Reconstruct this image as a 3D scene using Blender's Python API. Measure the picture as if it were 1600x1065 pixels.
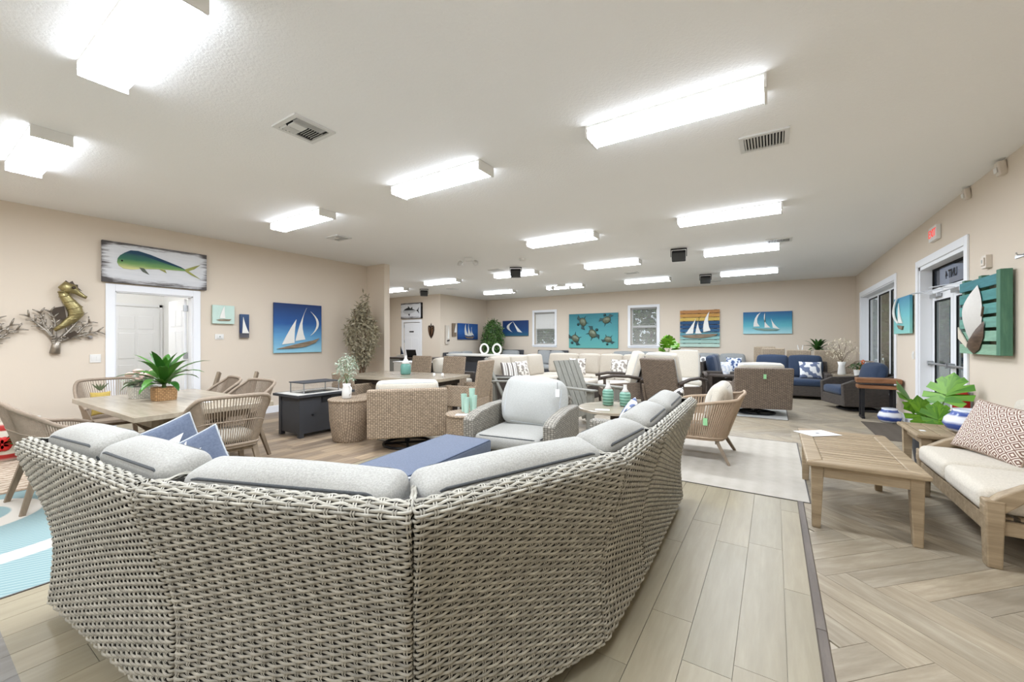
import bpy, bmesh, math, random
import numpy as np
from mathutils import Vector, Matrix
random.seed(7); RNG = np.random.default_rng(7)
for o in list(bpy.data.objects): bpy.data.objects.remove(o, do_unlink=True)
SC = bpy.context.scene; COL = SC.collection
PI = math.pi; R = math.radians
# ---------------- camera (level, 14 mm lens, standing near the front of the showroom) ----------------
cam = bpy.data.cameras.new('camera'); camo = bpy.data.objects.new('camera', cam); COL.objects.link(camo)
cam.sensor_fit = 'HORIZONTAL'; cam.sensor_width = 36; cam.lens = 635/1600*36; cam.shift_y = -1/1600
cam.clip_start = .02; cam.clip_end = 300
camo.location = (0, 0, 1.35); camo.rotation_euler = (PI/2, 0, math.atan(409/635)); SC.camera = camo
# ---------------- daylight (overcast sky) and exposure ----------------
LAMP, LSIDE = 82.0, 10.0           # radiance of the fluorescent lenses
W = bpy.data.worlds.new('overcast_sky'); SC.world = W; W.use_nodes = True
_bg = W.node_tree.nodes['Background']; _bg.inputs[0].default_value = (.86, .93, 1, 1); _bg.inputs[1].default_value = 1.1
SC.view_settings.view_transform = 'Standard'; SC.view_settings.look = 'None'
SC.view_settings.exposure = 0.0; SC.view_settings.gamma = 1; SC.view_settings.use_curve_mapping = False
# ---------------- mesh helpers ----------------
def rotm(rx=0, ry=0, rz=0):
    return np.array((Matrix.Rotation(rz,3,'Z') @ Matrix.Rotation(ry,3,'Y') @ Matrix.Rotation(rx,3,'X')))
def boxuv(me):
    n = len(me.loops)
    if not n: return
    co = np.empty(len(me.vertices)*3, 'f'); me.vertices.foreach_get('co', co); co = co.reshape(-1,3)
    li = np.empty(n, 'i'); me.loops.foreach_get('vertex_index', li)
    pn = np.empty(len(me.polygons)*3, 'f'); me.polygons.foreach_get('normal', pn); pn = np.abs(pn.reshape(-1,3))
    lt = np.empty(len(me.polygons), 'i'); me.polygons.foreach_get('loop_total', lt)
    ax = np.repeat(pn.argmax(1), lt); c = co[li]
    u = np.where(ax == 0, c[:,1], c[:,0]); v = np.where(ax == 2, c[:,1], c[:,2])
    l = me.uv_layers.new(name='UVMap'); l.data.foreach_set('uv', np.stack([u,v],1).astype('f').ravel())
class MB:
    def __init__(s): s.v = []; s.f = []
    def add(s, vs, fs, m=None, t=None):
        k = len(s.v)
        for p in vs:
            p = np.asarray(p, float)
            if m is not None: p = m @ p
            if t is not None: p = p + np.asarray(t)
            s.v.append(tuple(p))
        s.f += [tuple(i+k for i in q) for q in fs]; return s
    def box(s, c, d, rot=(0,0,0), top=1.0):
        x, y, z = d[0]/2, d[1]/2, d[2]/2; t = top
        vs = [(-x,-y,-z),(x,-y,-z),(x,y,-z),(-x,y,-z),(-x*t,-y*t,z),(x*t,-y*t,z),(x*t,y*t,z),(-x*t,y*t,z)]
        return s.add(vs, [(3,2,1,0),(4,5,6,7),(0,1,5,4),(1,2,6,5),(2,3,7,6),(3,0,4,7)], rotm(*rot), c)
    def b2(s, a, b):
        return s.box([(p+q)/2 for p,q in zip(a,b)], [abs(q-p) for p,q in zip(a,b)])
    def bar(s, p, q, w, t, up=(0,0,1), w2=None, t2=None):
        p, q = Vector(p), Vector(q); d = (q-p).normalized(); u = Vector(up)
        if abs(d.dot(u)) > .97: u = Vector((0,1,0))
        a = d.cross(u).normalized(); b = a.cross(d).normalized(); vs = []
        for c, ww, tt in ((p, w, t), (q, w2 or w, t2 or t)):
            for i, j in ((-1,-1),(1,-1),(1,1),(-1,1)): vs.append(tuple(c + a*(i*ww/2) + b*(j*tt/2)))
        return s.add(vs, [(0,1,2,3),(7,6,5,4),(4,5,1,0),(5,6,2,1),(6,7,3,2),(7,4,0,3)])
    def tube(s, pts, r, n=8, closed=False, flat=1.0):
        P = [Vector(p) for p in pts]; m = len(P); rr = r if hasattr(r, '__len__') else [r]*m
        T = []
        for i in range(m):
            a = P[(i-1) % m] if (closed or i > 0) else P[i]; b = P[(i+1) % m] if (closed or i < m-1) else P[i]
            T.append((b-a).normalized())
        u = Vector((0,0,1)) if abs(T[0].z) < .9 else Vector((1,0,0)); vs = []
        for i in range(m):
            a = T[i].cross(u).normalized(); u = a.cross(T[i]).normalized()
            for k in range(n):
                w = 2*PI*k/n; vs.append(tuple(P[i] + (a*math.cos(w)*flat + u*math.sin(w))*rr[i]))
        fs = []
        for i in range(m if closed else m-1):
            j = (i+1) % m
            for k in range(n): fs.append((i*n+k, j*n+k, j*n+(k+1) % n, i*n+(k+1) % n))
        if not closed: fs += [tuple(range(n)), tuple((m-1)*n+k for k in reversed(range(n)))]
        return s.add(vs, fs)
    def lathe(s, prof, n=24, c=(0,0,0), sq=0, cap=True):
        vs = []; m = len(prof)
        for r, z in prof:
            for k in range(n):
                a = 2*PI*k/n; x, y = math.cos(a), math.sin(a)
                if sq: q = (abs(x)**sq + abs(y)**sq)**(-1/sq); x *= q; y *= q
                vs.append((r*x, r*y, z))
        fs = [(i*n+k, i*n+(k+1) % n, (i+1)*n+(k+1) % n, (i+1)*n+k) for i in range(m-1) for k in range(n)]
        if cap: fs += [tuple(reversed(range(n))), tuple((m-1)*n+k for k in range(n))]
        return s.add(vs, fs, None, c)
    def prism(s, poly, h, m=None, t=None):          # polygon in local xy, extruded 0..h in z, then m, t
        n = len(poly); vs = [(x,y,0) for x,y in poly] + [(x,y,h) for x,y in poly]
        a = sum(poly[i][0]*poly[(i+1) % n][1]-poly[(i+1) % n][0]*poly[i][1] for i in range(n))
        bot, top = tuple(range(n)), tuple(range(n, 2*n))
        fs = [tuple(reversed(bot)), top] if a > 0 else [bot, tuple(reversed(top))]
        for i in range(n):
            j = (i+1) % n; fs.append((i,j,n+j,n+i) if a > 0 else (j,i,n+i,n+j))
        return s.add(vs, fs, m, t)
    def strip(s, rows, closed=False):               # rows of points -> quads
        m = len(rows[0]); vs = [p for r in rows for p in r]; fs = []
        for i in range(len(rows)-1):
            for k in range(m if closed else m-1):
                j = (k+1) % m; fs.append((i*m+k, i*m+j, (i+1)*m+j, (i+1)*m+k))
        return s.add(vs, fs)
    def build(s, name, mat, parent=None, loc=(0,0,0), rot=(0,0,0), smooth=False, bevel=0, uv=True, stuff=False):
        me = bpy.data.meshes.new(name); me.from_pydata(s.v, [], s.f); me.update()
        return link(name, me, mat, parent, loc, rot, smooth, bevel, uv, stuff)
def link(name, me, mat, parent=None, loc=(0,0,0), rot=(0,0,0), smooth=False, bevel=0, uv=True, stuff=False):
    if uv and not me.uv_layers: boxuv(me)
    if mat and not me.materials: me.materials.append(mat)
    if smooth: me.polygons.foreach_set('use_smooth', [True]*len(me.polygons))
    o = bpy.data.objects.new(name, me); COL.objects.link(o); o.location = loc; o.rotation_euler = rot; o.parent = parent
    if bevel:
        b = o.modifiers.new('bevel', 'BEVEL'); b.width = bevel; b.segments = 2; b.limit_method = 'ANGLE'; b.angle_limit = R(40)
    if stuff: o['kind'] = 'stuff'
    return o
def npmesh(name, V, Q, uv=None):
    me = bpy.data.meshes.new(name); V = np.asarray(V,'f'); Q = np.asarray(Q,'i')
    me.vertices.add(len(V)); me.vertices.foreach_set('co', V.ravel())
    k = Q.shape[1]; me.loops.add(Q.size); me.loops.foreach_set('vertex_index', Q.ravel())
    me.polygons.add(len(Q)); me.polygons.foreach_set('loop_start', np.arange(0, Q.size, k, dtype='i'))
    me.polygons.foreach_set('use_smooth', np.ones(len(Q), bool)); me.update(calc_edges=True)
    if uv is not None: me.uv_layers.new(name='UVMap').data.foreach_set('uv', np.asarray(uv,'f')[Q.ravel()].ravel())
    return me
def tag(o, label, cat, group=None, kind=None):
    if label: o['label'] = label
    if cat: o['category'] = cat
    if group: o['group'] = group
    if kind: o['kind'] = kind
    return o
def thing(name, label, cat, loc=(0,0,0), rz=0, group=None):
    o = bpy.data.objects.new(name, None); COL.objects.link(o); o.empty_display_size = .1
    o.location = loc; o.rotation_euler = (0,0,R(rz)); return tag(o, label, cat, group)
def struct(name, mb, mat, parent=None, **k):
    o = mb.build(name, mat, parent, **k)
    if parent is None: o['kind'] = 'structure'
    return o
def copy_tree(o, parent=None):
    c = o.copy(); COL.objects.link(c); c.parent = parent
    for ch in list(o.children): copy_tree(ch, c)
    return c
def dup(o, label, loc, rz, group=None):
    c = copy_tree(o); c['label'] = label; c.location = loc; c.rotation_euler = (0,0,R(rz))
    if group: c['group'] = group
    return c
# ---------------- procedural materials ----------------
def s2l(c):
    return tuple((x/12.92 if x <= .04045 else ((x+.055)/1.055)**2.4) for x in (c[0]/255, c[1]/255, c[2]/255)) + (1,)
MATS = {}
class NT:
    def __init__(s, name):
        s.m = bpy.data.materials.new(name); s.m.use_nodes = True; s.t = s.m.node_tree; s.p = s.t.nodes['Principled BSDF']; MATS[name] = s.m
    def n(s, typ, **k):
        o = s.t.nodes.new('ShaderNode'+typ)
        for a, b in k.items():
            if a.startswith('i_'): o.inputs[int(a[2:])].default_value = b
            else: setattr(o, a, b)
        return o
    def l(s, a, b): s.t.links.new(a, b)
    def coord(s, kind='Object', scale=(1,1,1), rot=(0,0,0)):
        c = s.n('TexCoord'); mp = s.n('Mapping'); s.l(c.outputs[kind], mp.inputs[0]); mp.inputs['Scale'].default_value = scale; mp.inputs['Rotation'].default_value = rot
        return mp.outputs[0]
    def ramp(s, fac, stops, interp='LINEAR'):
        r = s.n('ValToRGB'); s.l(fac, r.inputs[0]); e = r.color_ramp.elements; r.color_ramp.interpolation = interp
        while len(e) < len(stops): e.new(.5)
        for i, (p, c) in enumerate(stops): e[i].position = p; e[i].color = c
        return r.outputs[0]
    def mix(s, fac, a, b, mode='MIX'):
        x = s.n('Mix', data_type='RGBA', blend_type=mode)
        for sock, val in ((x.inputs[0], fac), (x.inputs[6], a), (x.inputs[7], b)):
            if hasattr(val, 'is_linked'): s.l(val, sock)
            else: sock.default_value = val
        return x.outputs[2]
    def math(s, op, a, b=0.0):
        x = s.n('Math', operation=op)
        for sock, val in ((x.inputs[0], a), (x.inputs[1], b)):
            if hasattr(val, 'is_linked'): s.l(val, sock)
            else: sock.default_value = val
        return x.outputs[0]
    def noise(s, vec, scale, detail=3, rough=.55):
        x = s.n('TexNoise'); s.l(vec, x.inputs['Vector']); x.inputs['Scale'].default_value = scale; x.inputs['Detail'].default_value = detail; x.inputs['Roughness'].default_value = rough
        return x.outputs[0]
    def bump(s, h, strength=.3, dist=.01):
        b = s.n('Bump'); s.l(h, b.inputs['Height']); b.inputs['Strength'].default_value = strength; b.inputs['Distance'].default_value = dist; s.l(b.outputs[0], s.p.inputs['Normal'])
    def fin(s, col, rough=.6, metal=0.0, spec=.4):
        if hasattr(col, 'is_linked'): s.l(col, s.p.inputs['Base Color'])
        else: s.p.inputs['Base Color'].default_value = col
        s.p.inputs['Roughness'].default_value = rough; s.p.inputs['Metallic'].default_value = metal; s.p.inputs['Specular IOR Level'].default_value = spec
        return s.m
def plain(name, rgb, rough=.6, metal=0, var=.08, scale=8, bump=0, bscale=60, spec=.4):
    t = NT(name); v = t.coord(); c = s2l(rgb)
    col = t.mix(t.noise(v, scale), tuple(x*(1-var) for x in c[:3])+(1,), tuple(min(1,x*(1+var)) for x in c[:3])+(1,))
    if bump: t.bump(t.noise(v, bscale, 2), bump)
    return t.fin(col, rough, metal, spec)
def fabric(name, rgb, rgb2=None, scale=90, bump=.25):
    t = NT(name); v = t.coord(); c = s2l(rgb); c2 = s2l(rgb2) if rgb2 else tuple(x*.8 for x in c[:3])+(1,)
    f = t.noise(v, scale, 4, .7); col = t.mix(t.ramp(f, [(.35,(0,0,0,1)),(.65,(1,1,1,1))]), c2, c)
    h = t.math('ADD', t.math('MULTIPLY', t.noise(v, scale*4, 2), .35), t.math('MULTIPLY', t.noise(v, 4, 1), .8)); t.bump(h, bump, .01)
    t.p.inputs['Sheen Weight'].default_value = .15
    return t.fin(col, .9, 0, .15)
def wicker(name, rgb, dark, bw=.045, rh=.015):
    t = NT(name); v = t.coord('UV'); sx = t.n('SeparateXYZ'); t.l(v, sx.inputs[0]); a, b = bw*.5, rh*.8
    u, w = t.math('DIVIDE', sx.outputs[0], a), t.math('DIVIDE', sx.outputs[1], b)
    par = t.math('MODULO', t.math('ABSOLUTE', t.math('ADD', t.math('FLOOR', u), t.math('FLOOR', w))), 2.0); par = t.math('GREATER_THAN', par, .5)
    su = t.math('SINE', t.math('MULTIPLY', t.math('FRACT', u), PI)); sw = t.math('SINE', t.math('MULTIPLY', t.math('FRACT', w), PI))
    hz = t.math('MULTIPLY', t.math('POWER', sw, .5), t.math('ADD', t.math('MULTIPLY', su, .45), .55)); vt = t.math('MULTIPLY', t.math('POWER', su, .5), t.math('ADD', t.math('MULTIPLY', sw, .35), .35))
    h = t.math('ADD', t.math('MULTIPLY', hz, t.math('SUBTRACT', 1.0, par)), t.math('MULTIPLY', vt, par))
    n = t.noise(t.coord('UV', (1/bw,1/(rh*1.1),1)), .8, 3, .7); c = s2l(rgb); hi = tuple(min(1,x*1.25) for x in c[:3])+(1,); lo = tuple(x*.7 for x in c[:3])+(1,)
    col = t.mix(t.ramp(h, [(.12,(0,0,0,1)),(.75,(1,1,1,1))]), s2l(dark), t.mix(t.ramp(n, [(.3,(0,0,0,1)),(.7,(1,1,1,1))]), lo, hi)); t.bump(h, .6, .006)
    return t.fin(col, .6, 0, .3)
def wood(name, c1, c2, stretch=(1.2,14,14), rough=.55, bump=.12, coord='Object', rnd=False, tint=None):
    t = NT(name); v = t.coord(coord, stretch)
    if rnd:
        oi = t.n('ObjectInfo'); g = t.n('NewGeometry'); r = t.math('FRACT', t.math('ADD', oi.outputs['Random'], t.math('MULTIPLY', g.outputs['Random Per Island'], 7.31)))
        cb = t.n('CombineXYZ'); t.l(t.math('MULTIPLY', r, 37.0), cb.inputs[0]); t.l(t.math('MULTIPLY', r, 91.0), cb.inputs[1])
        a = t.n('VectorMath', operation='ADD'); t.l(v, a.inputs[0]); t.l(cb.outputs[0], a.inputs[1]); v = a.outputs[0]
    f = t.noise(v, 1.6, 6, .65); f2 = t.noise(v, 5, 3, .6)
    col = t.ramp(f, [(.28, s2l(c2)), (.5, s2l(tuple((a+b)/2 for a,b in zip(c1,c2)))), (.68, s2l(c1))])
    col = t.mix(t.math('MULTIPLY', f2, .35), col, s2l(tuple(x*.82 for x in c2)))
    if rnd: col = t.mix(1.0, col, t.ramp(r, tint or [(0,(.86,.86,.86,1)),(1,(1.08,1.06,1.03,1))]), 'MULTIPLY')
    if bump: t.bump(f2, bump, .004)
    return t.fin(col, rough, 0, .35)
def emit(name, rgb, k):
    t = NT(name); c = s2l(rgb); t.p.inputs['Emission Color'].default_value = c; t.p.inputs['Emission Strength'].default_value = k
    return t.fin(c, .5)
def glassm(name, tint=(1,1,1), rough=0.0, mixf=.12):
    t = NT(name); tr = t.n('BsdfTransparent'); tr.inputs[0].default_value = (*tint, 1); gl = t.n('BsdfGlossy'); gl.inputs['Roughness'].default_value = rough
    mx = t.n('MixShader'); fr = t.n('LayerWeight'); a = t.math('ADD', t.math('MULTIPLY', t.math('POWER', fr.outputs['Facing'], 4.0), .6), mixf*.25)
    t.l(a, mx.inputs[0]); t.l(tr.outputs[0], mx.inputs[1]); t.l(gl.outputs[0], mx.inputs[2]); t.l(mx.outputs[0], t.t.nodes['Material Output'].inputs[0]); return t.m
def leafm(name, c1, c2, scale=6):
    t = NT(name); g = t.n('NewGeometry'); oi = t.n('ObjectInfo'); r = t.math('FRACT', t.math('ADD', g.outputs['Random Per Island'], oi.outputs['Random']))
    col = t.mix(t.math('ADD', t.math('MULTIPLY', r, .7), t.math('MULTIPLY', t.noise(t.coord(), scale), .3)), s2l(c1), s2l(c2))
    return t.fin(col, .42, 0, .4)
def gradz(name, stops, z0, z1, rough=.6, axis='Z', noise=.04, coord='Object', nstretch=(2,2,9)):
    t = NT(name); v = t.coord(coord); sx = t.n('SeparateXYZ'); t.l(v, sx.inputs[0]); mr = t.n('MapRange'); t.l(sx.outputs[axis], mr.inputs[0])
    mr.inputs[1].default_value = z0; mr.inputs[2].default_value = z1
    f = t.math('ADD', mr.outputs[0], t.math('MULTIPLY', t.math('SUBTRACT', t.noise(t.coord(coord, nstretch), 2, 4), .5), noise*2))
    return t.fin(t.ramp(f, [(p, s2l(c)) for p, c in stops]), rough)
# ---------------- shared materials ----------------
def ceil_mat():
    t = NT('ceiling_texture'); v = t.coord(); h = t.math('ADD', t.noise(v, 42, 3, .6), t.math('MULTIPLY', t.noise(v, 90, 2), .5)); t.bump(h, .35, .008)
    return t.fin(t.mix(t.noise(v, .7), s2l((238,237,233)), s2l((243,242,239))), .95, 0, .1)
M_CEIL = ceil_mat()
M_WALL = plain('wall_paint', (217,204,186), .85, var=.015, scale=1.2, bump=.05, bscale=120, spec=.2)
M_WHITE = plain('white_trim_paint', (236,237,238), .45, var=.01, scale=2)
M_WWALL = plain('hall_white_paint', (238,238,236), .8, var=.01, scale=2)
M_GROUT = plain('pale_grout', (186,176,158), .9, var=.1, scale=20)
M_STEEL = plain('brushed_steel', (176,178,180), .32, .9, var=.04, scale=30)
M_BLACK = plain('black_metal', (34,34,36), .45, .3, var=.1)
M_DARK = plain('dark_void', (20,20,21), .9)
M_GLASS = glassm('clear_glass'); M_WGLASS = glassm('window_glass', (.93,.96,.95), 0, .3); M_TGLASS = glassm('tinted_transom_glass', (.52,.54,.59), 0, .3)
M_PLAST = plain('white_plastic', (226,224,218), .4, var=.01); M_IVORY = plain('ivory_plastic', (214,203,188), .45, var=.01)
M_LENS = emit('lit_acrylic_lens', (234,242,255), LAMP); M_LSIDE = emit('lit_prismatic_side', (234,242,255), LSIDE)
M_HERR = wood('tile_wood_herringbone', (180,169,149), (140,128,109), (1.5,11,1), .5, .08, 'UV', True, [(0,(.84,.84,.84,1)),(.5,(.98,.98,.97,1)),(1,(1.1,1.07,1.02,1))])
M_GREYP = wood('pale_grey_laminate', (168,158,134), (150,140,117), (1.0,9,1), .38, .05, 'UV', True, [(0,(.93,.94,.94,1)),(1,(1.04,1.03,1.02,1))])
M_DGREY = wood('taupe_laminate', (150,146,138), (124,120,112), (1.0,9,1), .45, .05, 'UV', True)
M_BROWN = wood('mixed_brown_laminate', (186,167,142), (128,112,96), (.9,9,1), .4, .06, 'UV', True, [(0,(.55,.53,.52,1)),(.35,(.8,.78,.76,1)),(.7,(1.0,.98,.95,1)),(1,(1.25,1.2,1.1,1))])
M_STRIP = wood('dark_threshold_wood', (124,114,104), (92,84,76), (9,1.2,9), .5)
# ---------------- floor: slab, then every plank a piece of its own ----------------
XL, XR, YB, YF, H = -7.87, 1.825, 13.95, -3.0, 3.05
XA, YA, XS = -13.0, 11.1, -10.28       # alcove behind the partition
floor = struct('floor', MB().b2((XA-.2,YF-.2,-.12),(XR+.25,YB+.2,-.008)), M_GROUT)
def clip(poly, x0, x1, y0, y1):
    for ax, lim, sg in ((0,x0,1),(0,x1,-1),(1,y0,1),(1,y1,-1)):
        out = []
        for i in range(len(poly)):
            a, b = poly[i-1], poly[i]; da, db = sg*(a[ax]-lim), sg*(b[ax]-lim)
            if (da >= 0) != (db >= 0):
                k = da/(da-db); out.append((a[0]+(b[0]-a[0])*k, a[1]+(b[1]-a[1])*k))
            if db >= 0: out.append(b)
        poly = out
        if len(poly) < 3: return []
    ar = abs(sum(poly[i-1][0]*poly[i][1]-poly[i][0]*poly[i-1][1] for i in range(len(poly))))/2
    return poly if ar > .0015 else []
YAW = math.atan(409/635)
def project(x, y, z=0):
    d = -x*math.sin(YAW)+y*math.cos(YAW)
    if d < .3: return None
    return 800+635*(x*math.cos(YAW)+y*math.sin(YAW))/d, 531.5+635*(1.35-z)/d, d
def zone(name, mat, rects, planks):
    """planks: list of (origin, angle, length, width). Largest 300 in view become parts, the rest one joined part."""
    items = []
    for (ox,oy), ang, L, Wd in planks:
        g = .0012; c, s = math.cos(ang), math.sin(ang)
        loc = [(g,g),(L-g,g),(L-g,Wd-g),(g,Wd-g)]; full = [(ox+c*u-s*v, oy+s*u+c*v) for u,v in loc]
        for x0,x1,y0,y1 in rects:
            P = clip(full, x0, x1, y0, y1)
            if not P: continue
            cx, cy = sum(p[0] for p in P)/len(P), sum(p[1] for p in P)/len(P); q = project(cx, cy)
            vis = 1/(q[2]**3)*len(P) if q and -150 < q[0] < 1750 and q[1] < 1250 else 0
            items.append((vis, P, (ox,oy,c,s)))
    items.sort(key=lambda i: -i[0]); V = []; F = []; UV = []
    for n, (vis, P, (ox,oy,c,s)) in enumerate(items):
        uv = [((x-ox)*c+(y-oy)*s, -(x-ox)*s+(y-oy)*c) for x,y in P]
        if n < 300 and vis > 0:
            mb = MB().prism(P, .008, None, (0,0,-.008)); me = bpy.data.meshes.new(name); me.from_pydata(mb.v, [], mb.f); me.update()
            l = me.uv_layers.new(name='UVMap'); k = len(P)
            for lp in me.loops: l.data[lp.index].uv = uv[lp.vertex_index % k]
            link(name, me, mat, floor)
        else:
            F.append(tuple(range(len(V), len(V)+len(P)))); V += [(x,y,0) for x,y in P]; UV += uv
    if F:
        me = bpy.data.meshes.new(name); me.from_pydata(V, [], F); me.update()
        fl = [f for f in me.polygons if f.normal.z < 0]
        l = me.uv_layers.new(name='UVMap')
        for lp in me.loops: l.data[lp.index].uv = UV[lp.vertex_index]
        if fl: me.flip_normals()
        link(name+'_field', me, mat, floor, stuff=True)
def rows(x0, x1, y0, y1, w, L, seed):
    rg = random.Random(seed); out = []; x = x0
    while x < x1:
        y = y0 - rg.random()*L
        while y < y1: out.append(((x+w, y), PI/2, L, w)); y += L
        x += w
    return out
BX, GX, GY1, GY0 = -3.88, .165, 4.6, .3    # edges of the laminate sample areas
zone('laminate_plank', M_GREYP, [(BX,GX,GY0,GY1)], rows(BX,GX,GY0,GY1,.187,1.22,3))
zone('taupe_plank', M_DGREY, [(BX,GX,YF,GY0)], rows(BX,GX,YF,GY0,.187,1.22,4))
zone('brown_plank', M_BROWN, [(XL,BX,YF,6.05)], rows(XL,BX,YF,6.05,.152,1.22,5))
hw, hl = .1524, .9144; pl = []
cu, su = math.cos(-PI/4), math.sin(-PI/4)
def uvw(u, v): return (.245+cu*u-su*v, 2.93+su*u+cu*v)
for k in range(-70, 70):
    for j in range(-12, 18):
        a, b = k*hw + j*hl, k*hw - j*hl
        for (u, v), horiz in (((a,b),True), ((a+hl, b+hw-hl),False)):
            x, y = uvw(u+.3, v)
            if not (XA-1 < x < XR+1 and YF-1 < y < YB+1): continue
            pl.append((uvw(u, v), -PI/4, hl, hw) if horiz else (uvw(u+hw, v), PI/4, hl, hw))
HR = [(GX+.045,XR,YF,YB), (BX,GX+.045,GY1,YB), (XL,BX,6.05,YB), (XA,XL,6.2,YB)]
zone('herringbone_tile', M_HERR, HR, pl)
for i,(y0,y1) in enumerate(((-3,2.36),(2.365,4.15))):
    tr = struct('trim_%d'%(i+1), MB().prism([(-.024,-.002),(.024,-.002),(.017,.009),(-.017,.009)], y1-y0, rotm(PI/2,0,0)), M_STRIP, loc=(GX+.022,y1,0))
# ---------------- walls ----------------
def wallY(name, y, t, x0, x1, ops, mat=M_WALL):      # wall in the XZ plane, openings (xa,xb,za,zb)
    mb = MB(); x = x0
    for xa,xb,za,zb in sorted(ops):
        mb.b2((x,y,0),(xa,y+t,H)); mb.b2((xa,y,zb),(xb,y+t,H))
        if za > 0: mb.b2((xa,y,0),(xb,y+t,za))
        x = xb
    mb.b2((x,y,0),(x1,y+t,H)); return struct(name, mb, mat)
def wallX(name, x, t, y0, y1, ops, mat=M_WALL):
    mb = MB(); y = y0
    for ya,yb,za,zb in sorted(ops):
        mb.b2((x,y,0),(x+t,ya,H)); mb.b2((x,ya,zb),(x+t,yb,H))
        if za > 0: mb.b2((x,ya,0),(x+t,yb,za))
        y = yb
    mb.b2((x,y,0),(x+t,y1,H)); return struct(name, mb, mat)
DL = (1.80,2.72,0,2.05); WR = (9.80,13.18,.34,2.43); DR = (6.64,8.40,0,2.43)
WB1 = (-7.93,-7.04,1.18,2.44); WB2 = (-4.14,-3.26,1.18,2.46)
wallX('wall_left', XL-.15, .15, YF, 6.05, [DL])
wallY('wall_partition', 6.05, .15, XA, -7.27, [])
wallX('wall_alcove_left', XA-.15, .15, 6.2, YA, [])
TD = (-12.2,-11.3,0,2.05)
wallY('wall_alcove_back', YA, .15, XA-.15, XS, [TD])
wallX('wall_alcove_side', XS-.15, .15, YA+.15, YB, [])
wallY('wall_back', YB, .18, XS-.15, XR+.22, [WB1, WB2])
wallX('wall_right', XR, .22, YF, YB, [DR, WR])
wallY('wall_front', YF-.15, .15, XL-.15, XR+.22, [])
struct('ceiling', MB().b2((XA-.2,YF-.2,H),(XR+.25,YB+.2,H+.12)), M_CEIL)
def base(name, segs):
    mb = MB()
    for a,b in segs: mb.b2((a[0],a[1],0),(b[0],b[1],.13))
    struct(name, mb, M_WHITE, bevel=.006)
base('baseboard_left', [((XL,YF),(XL+.016,1.70)), ((XL,2.83),(XL+.016,6.05))])
base('baseboard_partition', [((XL+.016,6.034),(-7.254,6.05)), ((-7.27,6.05),(-7.254,6.2))])
base('baseboard_back', [((XS,YB-.016),(XR,YB))])
base('baseboard_right', [((XR-.016,YF),(XR,6.55)), ((XR-.016,8.52),(XR,YB-.016))])
base('baseboard_alcove', [((XA,YA-.016),(-12.3,YA)), ((-11.15,YA-.016),(XS+.016,YA)), ((XS,YA),(XS+.016,YB-.016))])
# ---------------- openings ----------------
def casingX(name, x, sx, y0, y1, z1, w=.1, t=.02, sill=None):
    mb = MB(); a, b = (x, x+t*sx)
    z0 = 0 if sill is None else sill-w
    mb.b2((a,y0-w,z0),(b,y0,z1+w)); mb.b2((a,y1,z0),(b,y1+w,z1+w)); mb.b2((a,y0,z1),(b,y1,z1+w))
    if sill is not None: mb.b2((a,y0,sill-w),(b,y1,sill))
    return struct(name, mb, M_WHITE, bevel=.004)
def panel_door(name, w, h, t, parent, loc, rz, rowsz, mat=M_WHITE):
    d = MB().b2((0,-t/2,0.01),(w,t/2,h)).build(name, mat, parent, loc, (0,0,R(rz)), bevel=.003)
    for z0, z1 in rowsz:
        for k in (0,1):
            x0 = w*.13+k*w*.4; x1 = x0+w*.33
            for sg in (-1,1):
                mb = MB(); y = sg*t/2
                mb.box(((x0+x1)/2, y, (z0+z1)/2), (x1-x0, .012, z1-z0), top=1); p = mb.build('panel', mat, d, bevel=.005)
    return d
# door into the white hall (left wall)
d1 = casingX('door_1', XL, 1, DL[0], DL[1], DL[3], .1)
jb = MB(); jb.b2((XL-.15,DL[0],0),(XL,DL[0]+.014,DL[3])); jb.b2((XL-.15,DL[1]-.014,0),(XL,DL[1],DL[3])); jb.b2((XL-.15,DL[0],DL[3]-.014),(XL,DL[1],DL[3]))
jb.build('jamb', M_WHITE, d1)
leaf = panel_door('door_leaf', .86, 2.02, .035, d1, (XL-.165,2.68,0), 176, [(.25,.85),(.98,1.5),(1.58,1.85)])
for z in (.25,1.05,1.82): MB().b2((-.012,-.03,z),(.012,.03,z+.1)).build('hinge', M_STEEL, leaf)
MB().lathe([(.002,0),(.028,.01),(.03,.035),(.015,.05),(.012,.07)], 14).build('door_knob', M_STEEL, leaf, (.8,.018,.95), (-PI/2,0,0), True)
hall = MB(); hall.b2((-11.2,.6,0),(-11.05,3.3,H)); hall.b2((-11.05,.45,0),(XL-.15,.6,H)); hall.b2((-11.05,3.3,0),(XL-.15,3.45,H))
struct('wall_hall', hall, M_WWALL)
d2 = struct('door_2', MB().b2((-11.05,2.42,0),(-11.03,2.47,2.1)).b2((-11.05,3.22,0),(-11.03,3.27,2.1)).b2((-11.05,2.42,2.05),(-11.03,3.27,2.1)), M_WHITE)
panel_door('door_leaf', .75, 2.03, .03, d2, (-11.03,2.47,0), 90, [(.25,.85),(.98,1.5),(1.58,1.85)])
for z in (.3,1.6): MB().b2((-11.018,2.462,z),(-11.0,2.482,z+.1)).build('hinge', M_STEEL, d2)
struct('floor_hall', MB().b2((-11.05,.6,-.004),(XL-.15,3.3,.0)), M_GREYP)
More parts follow.
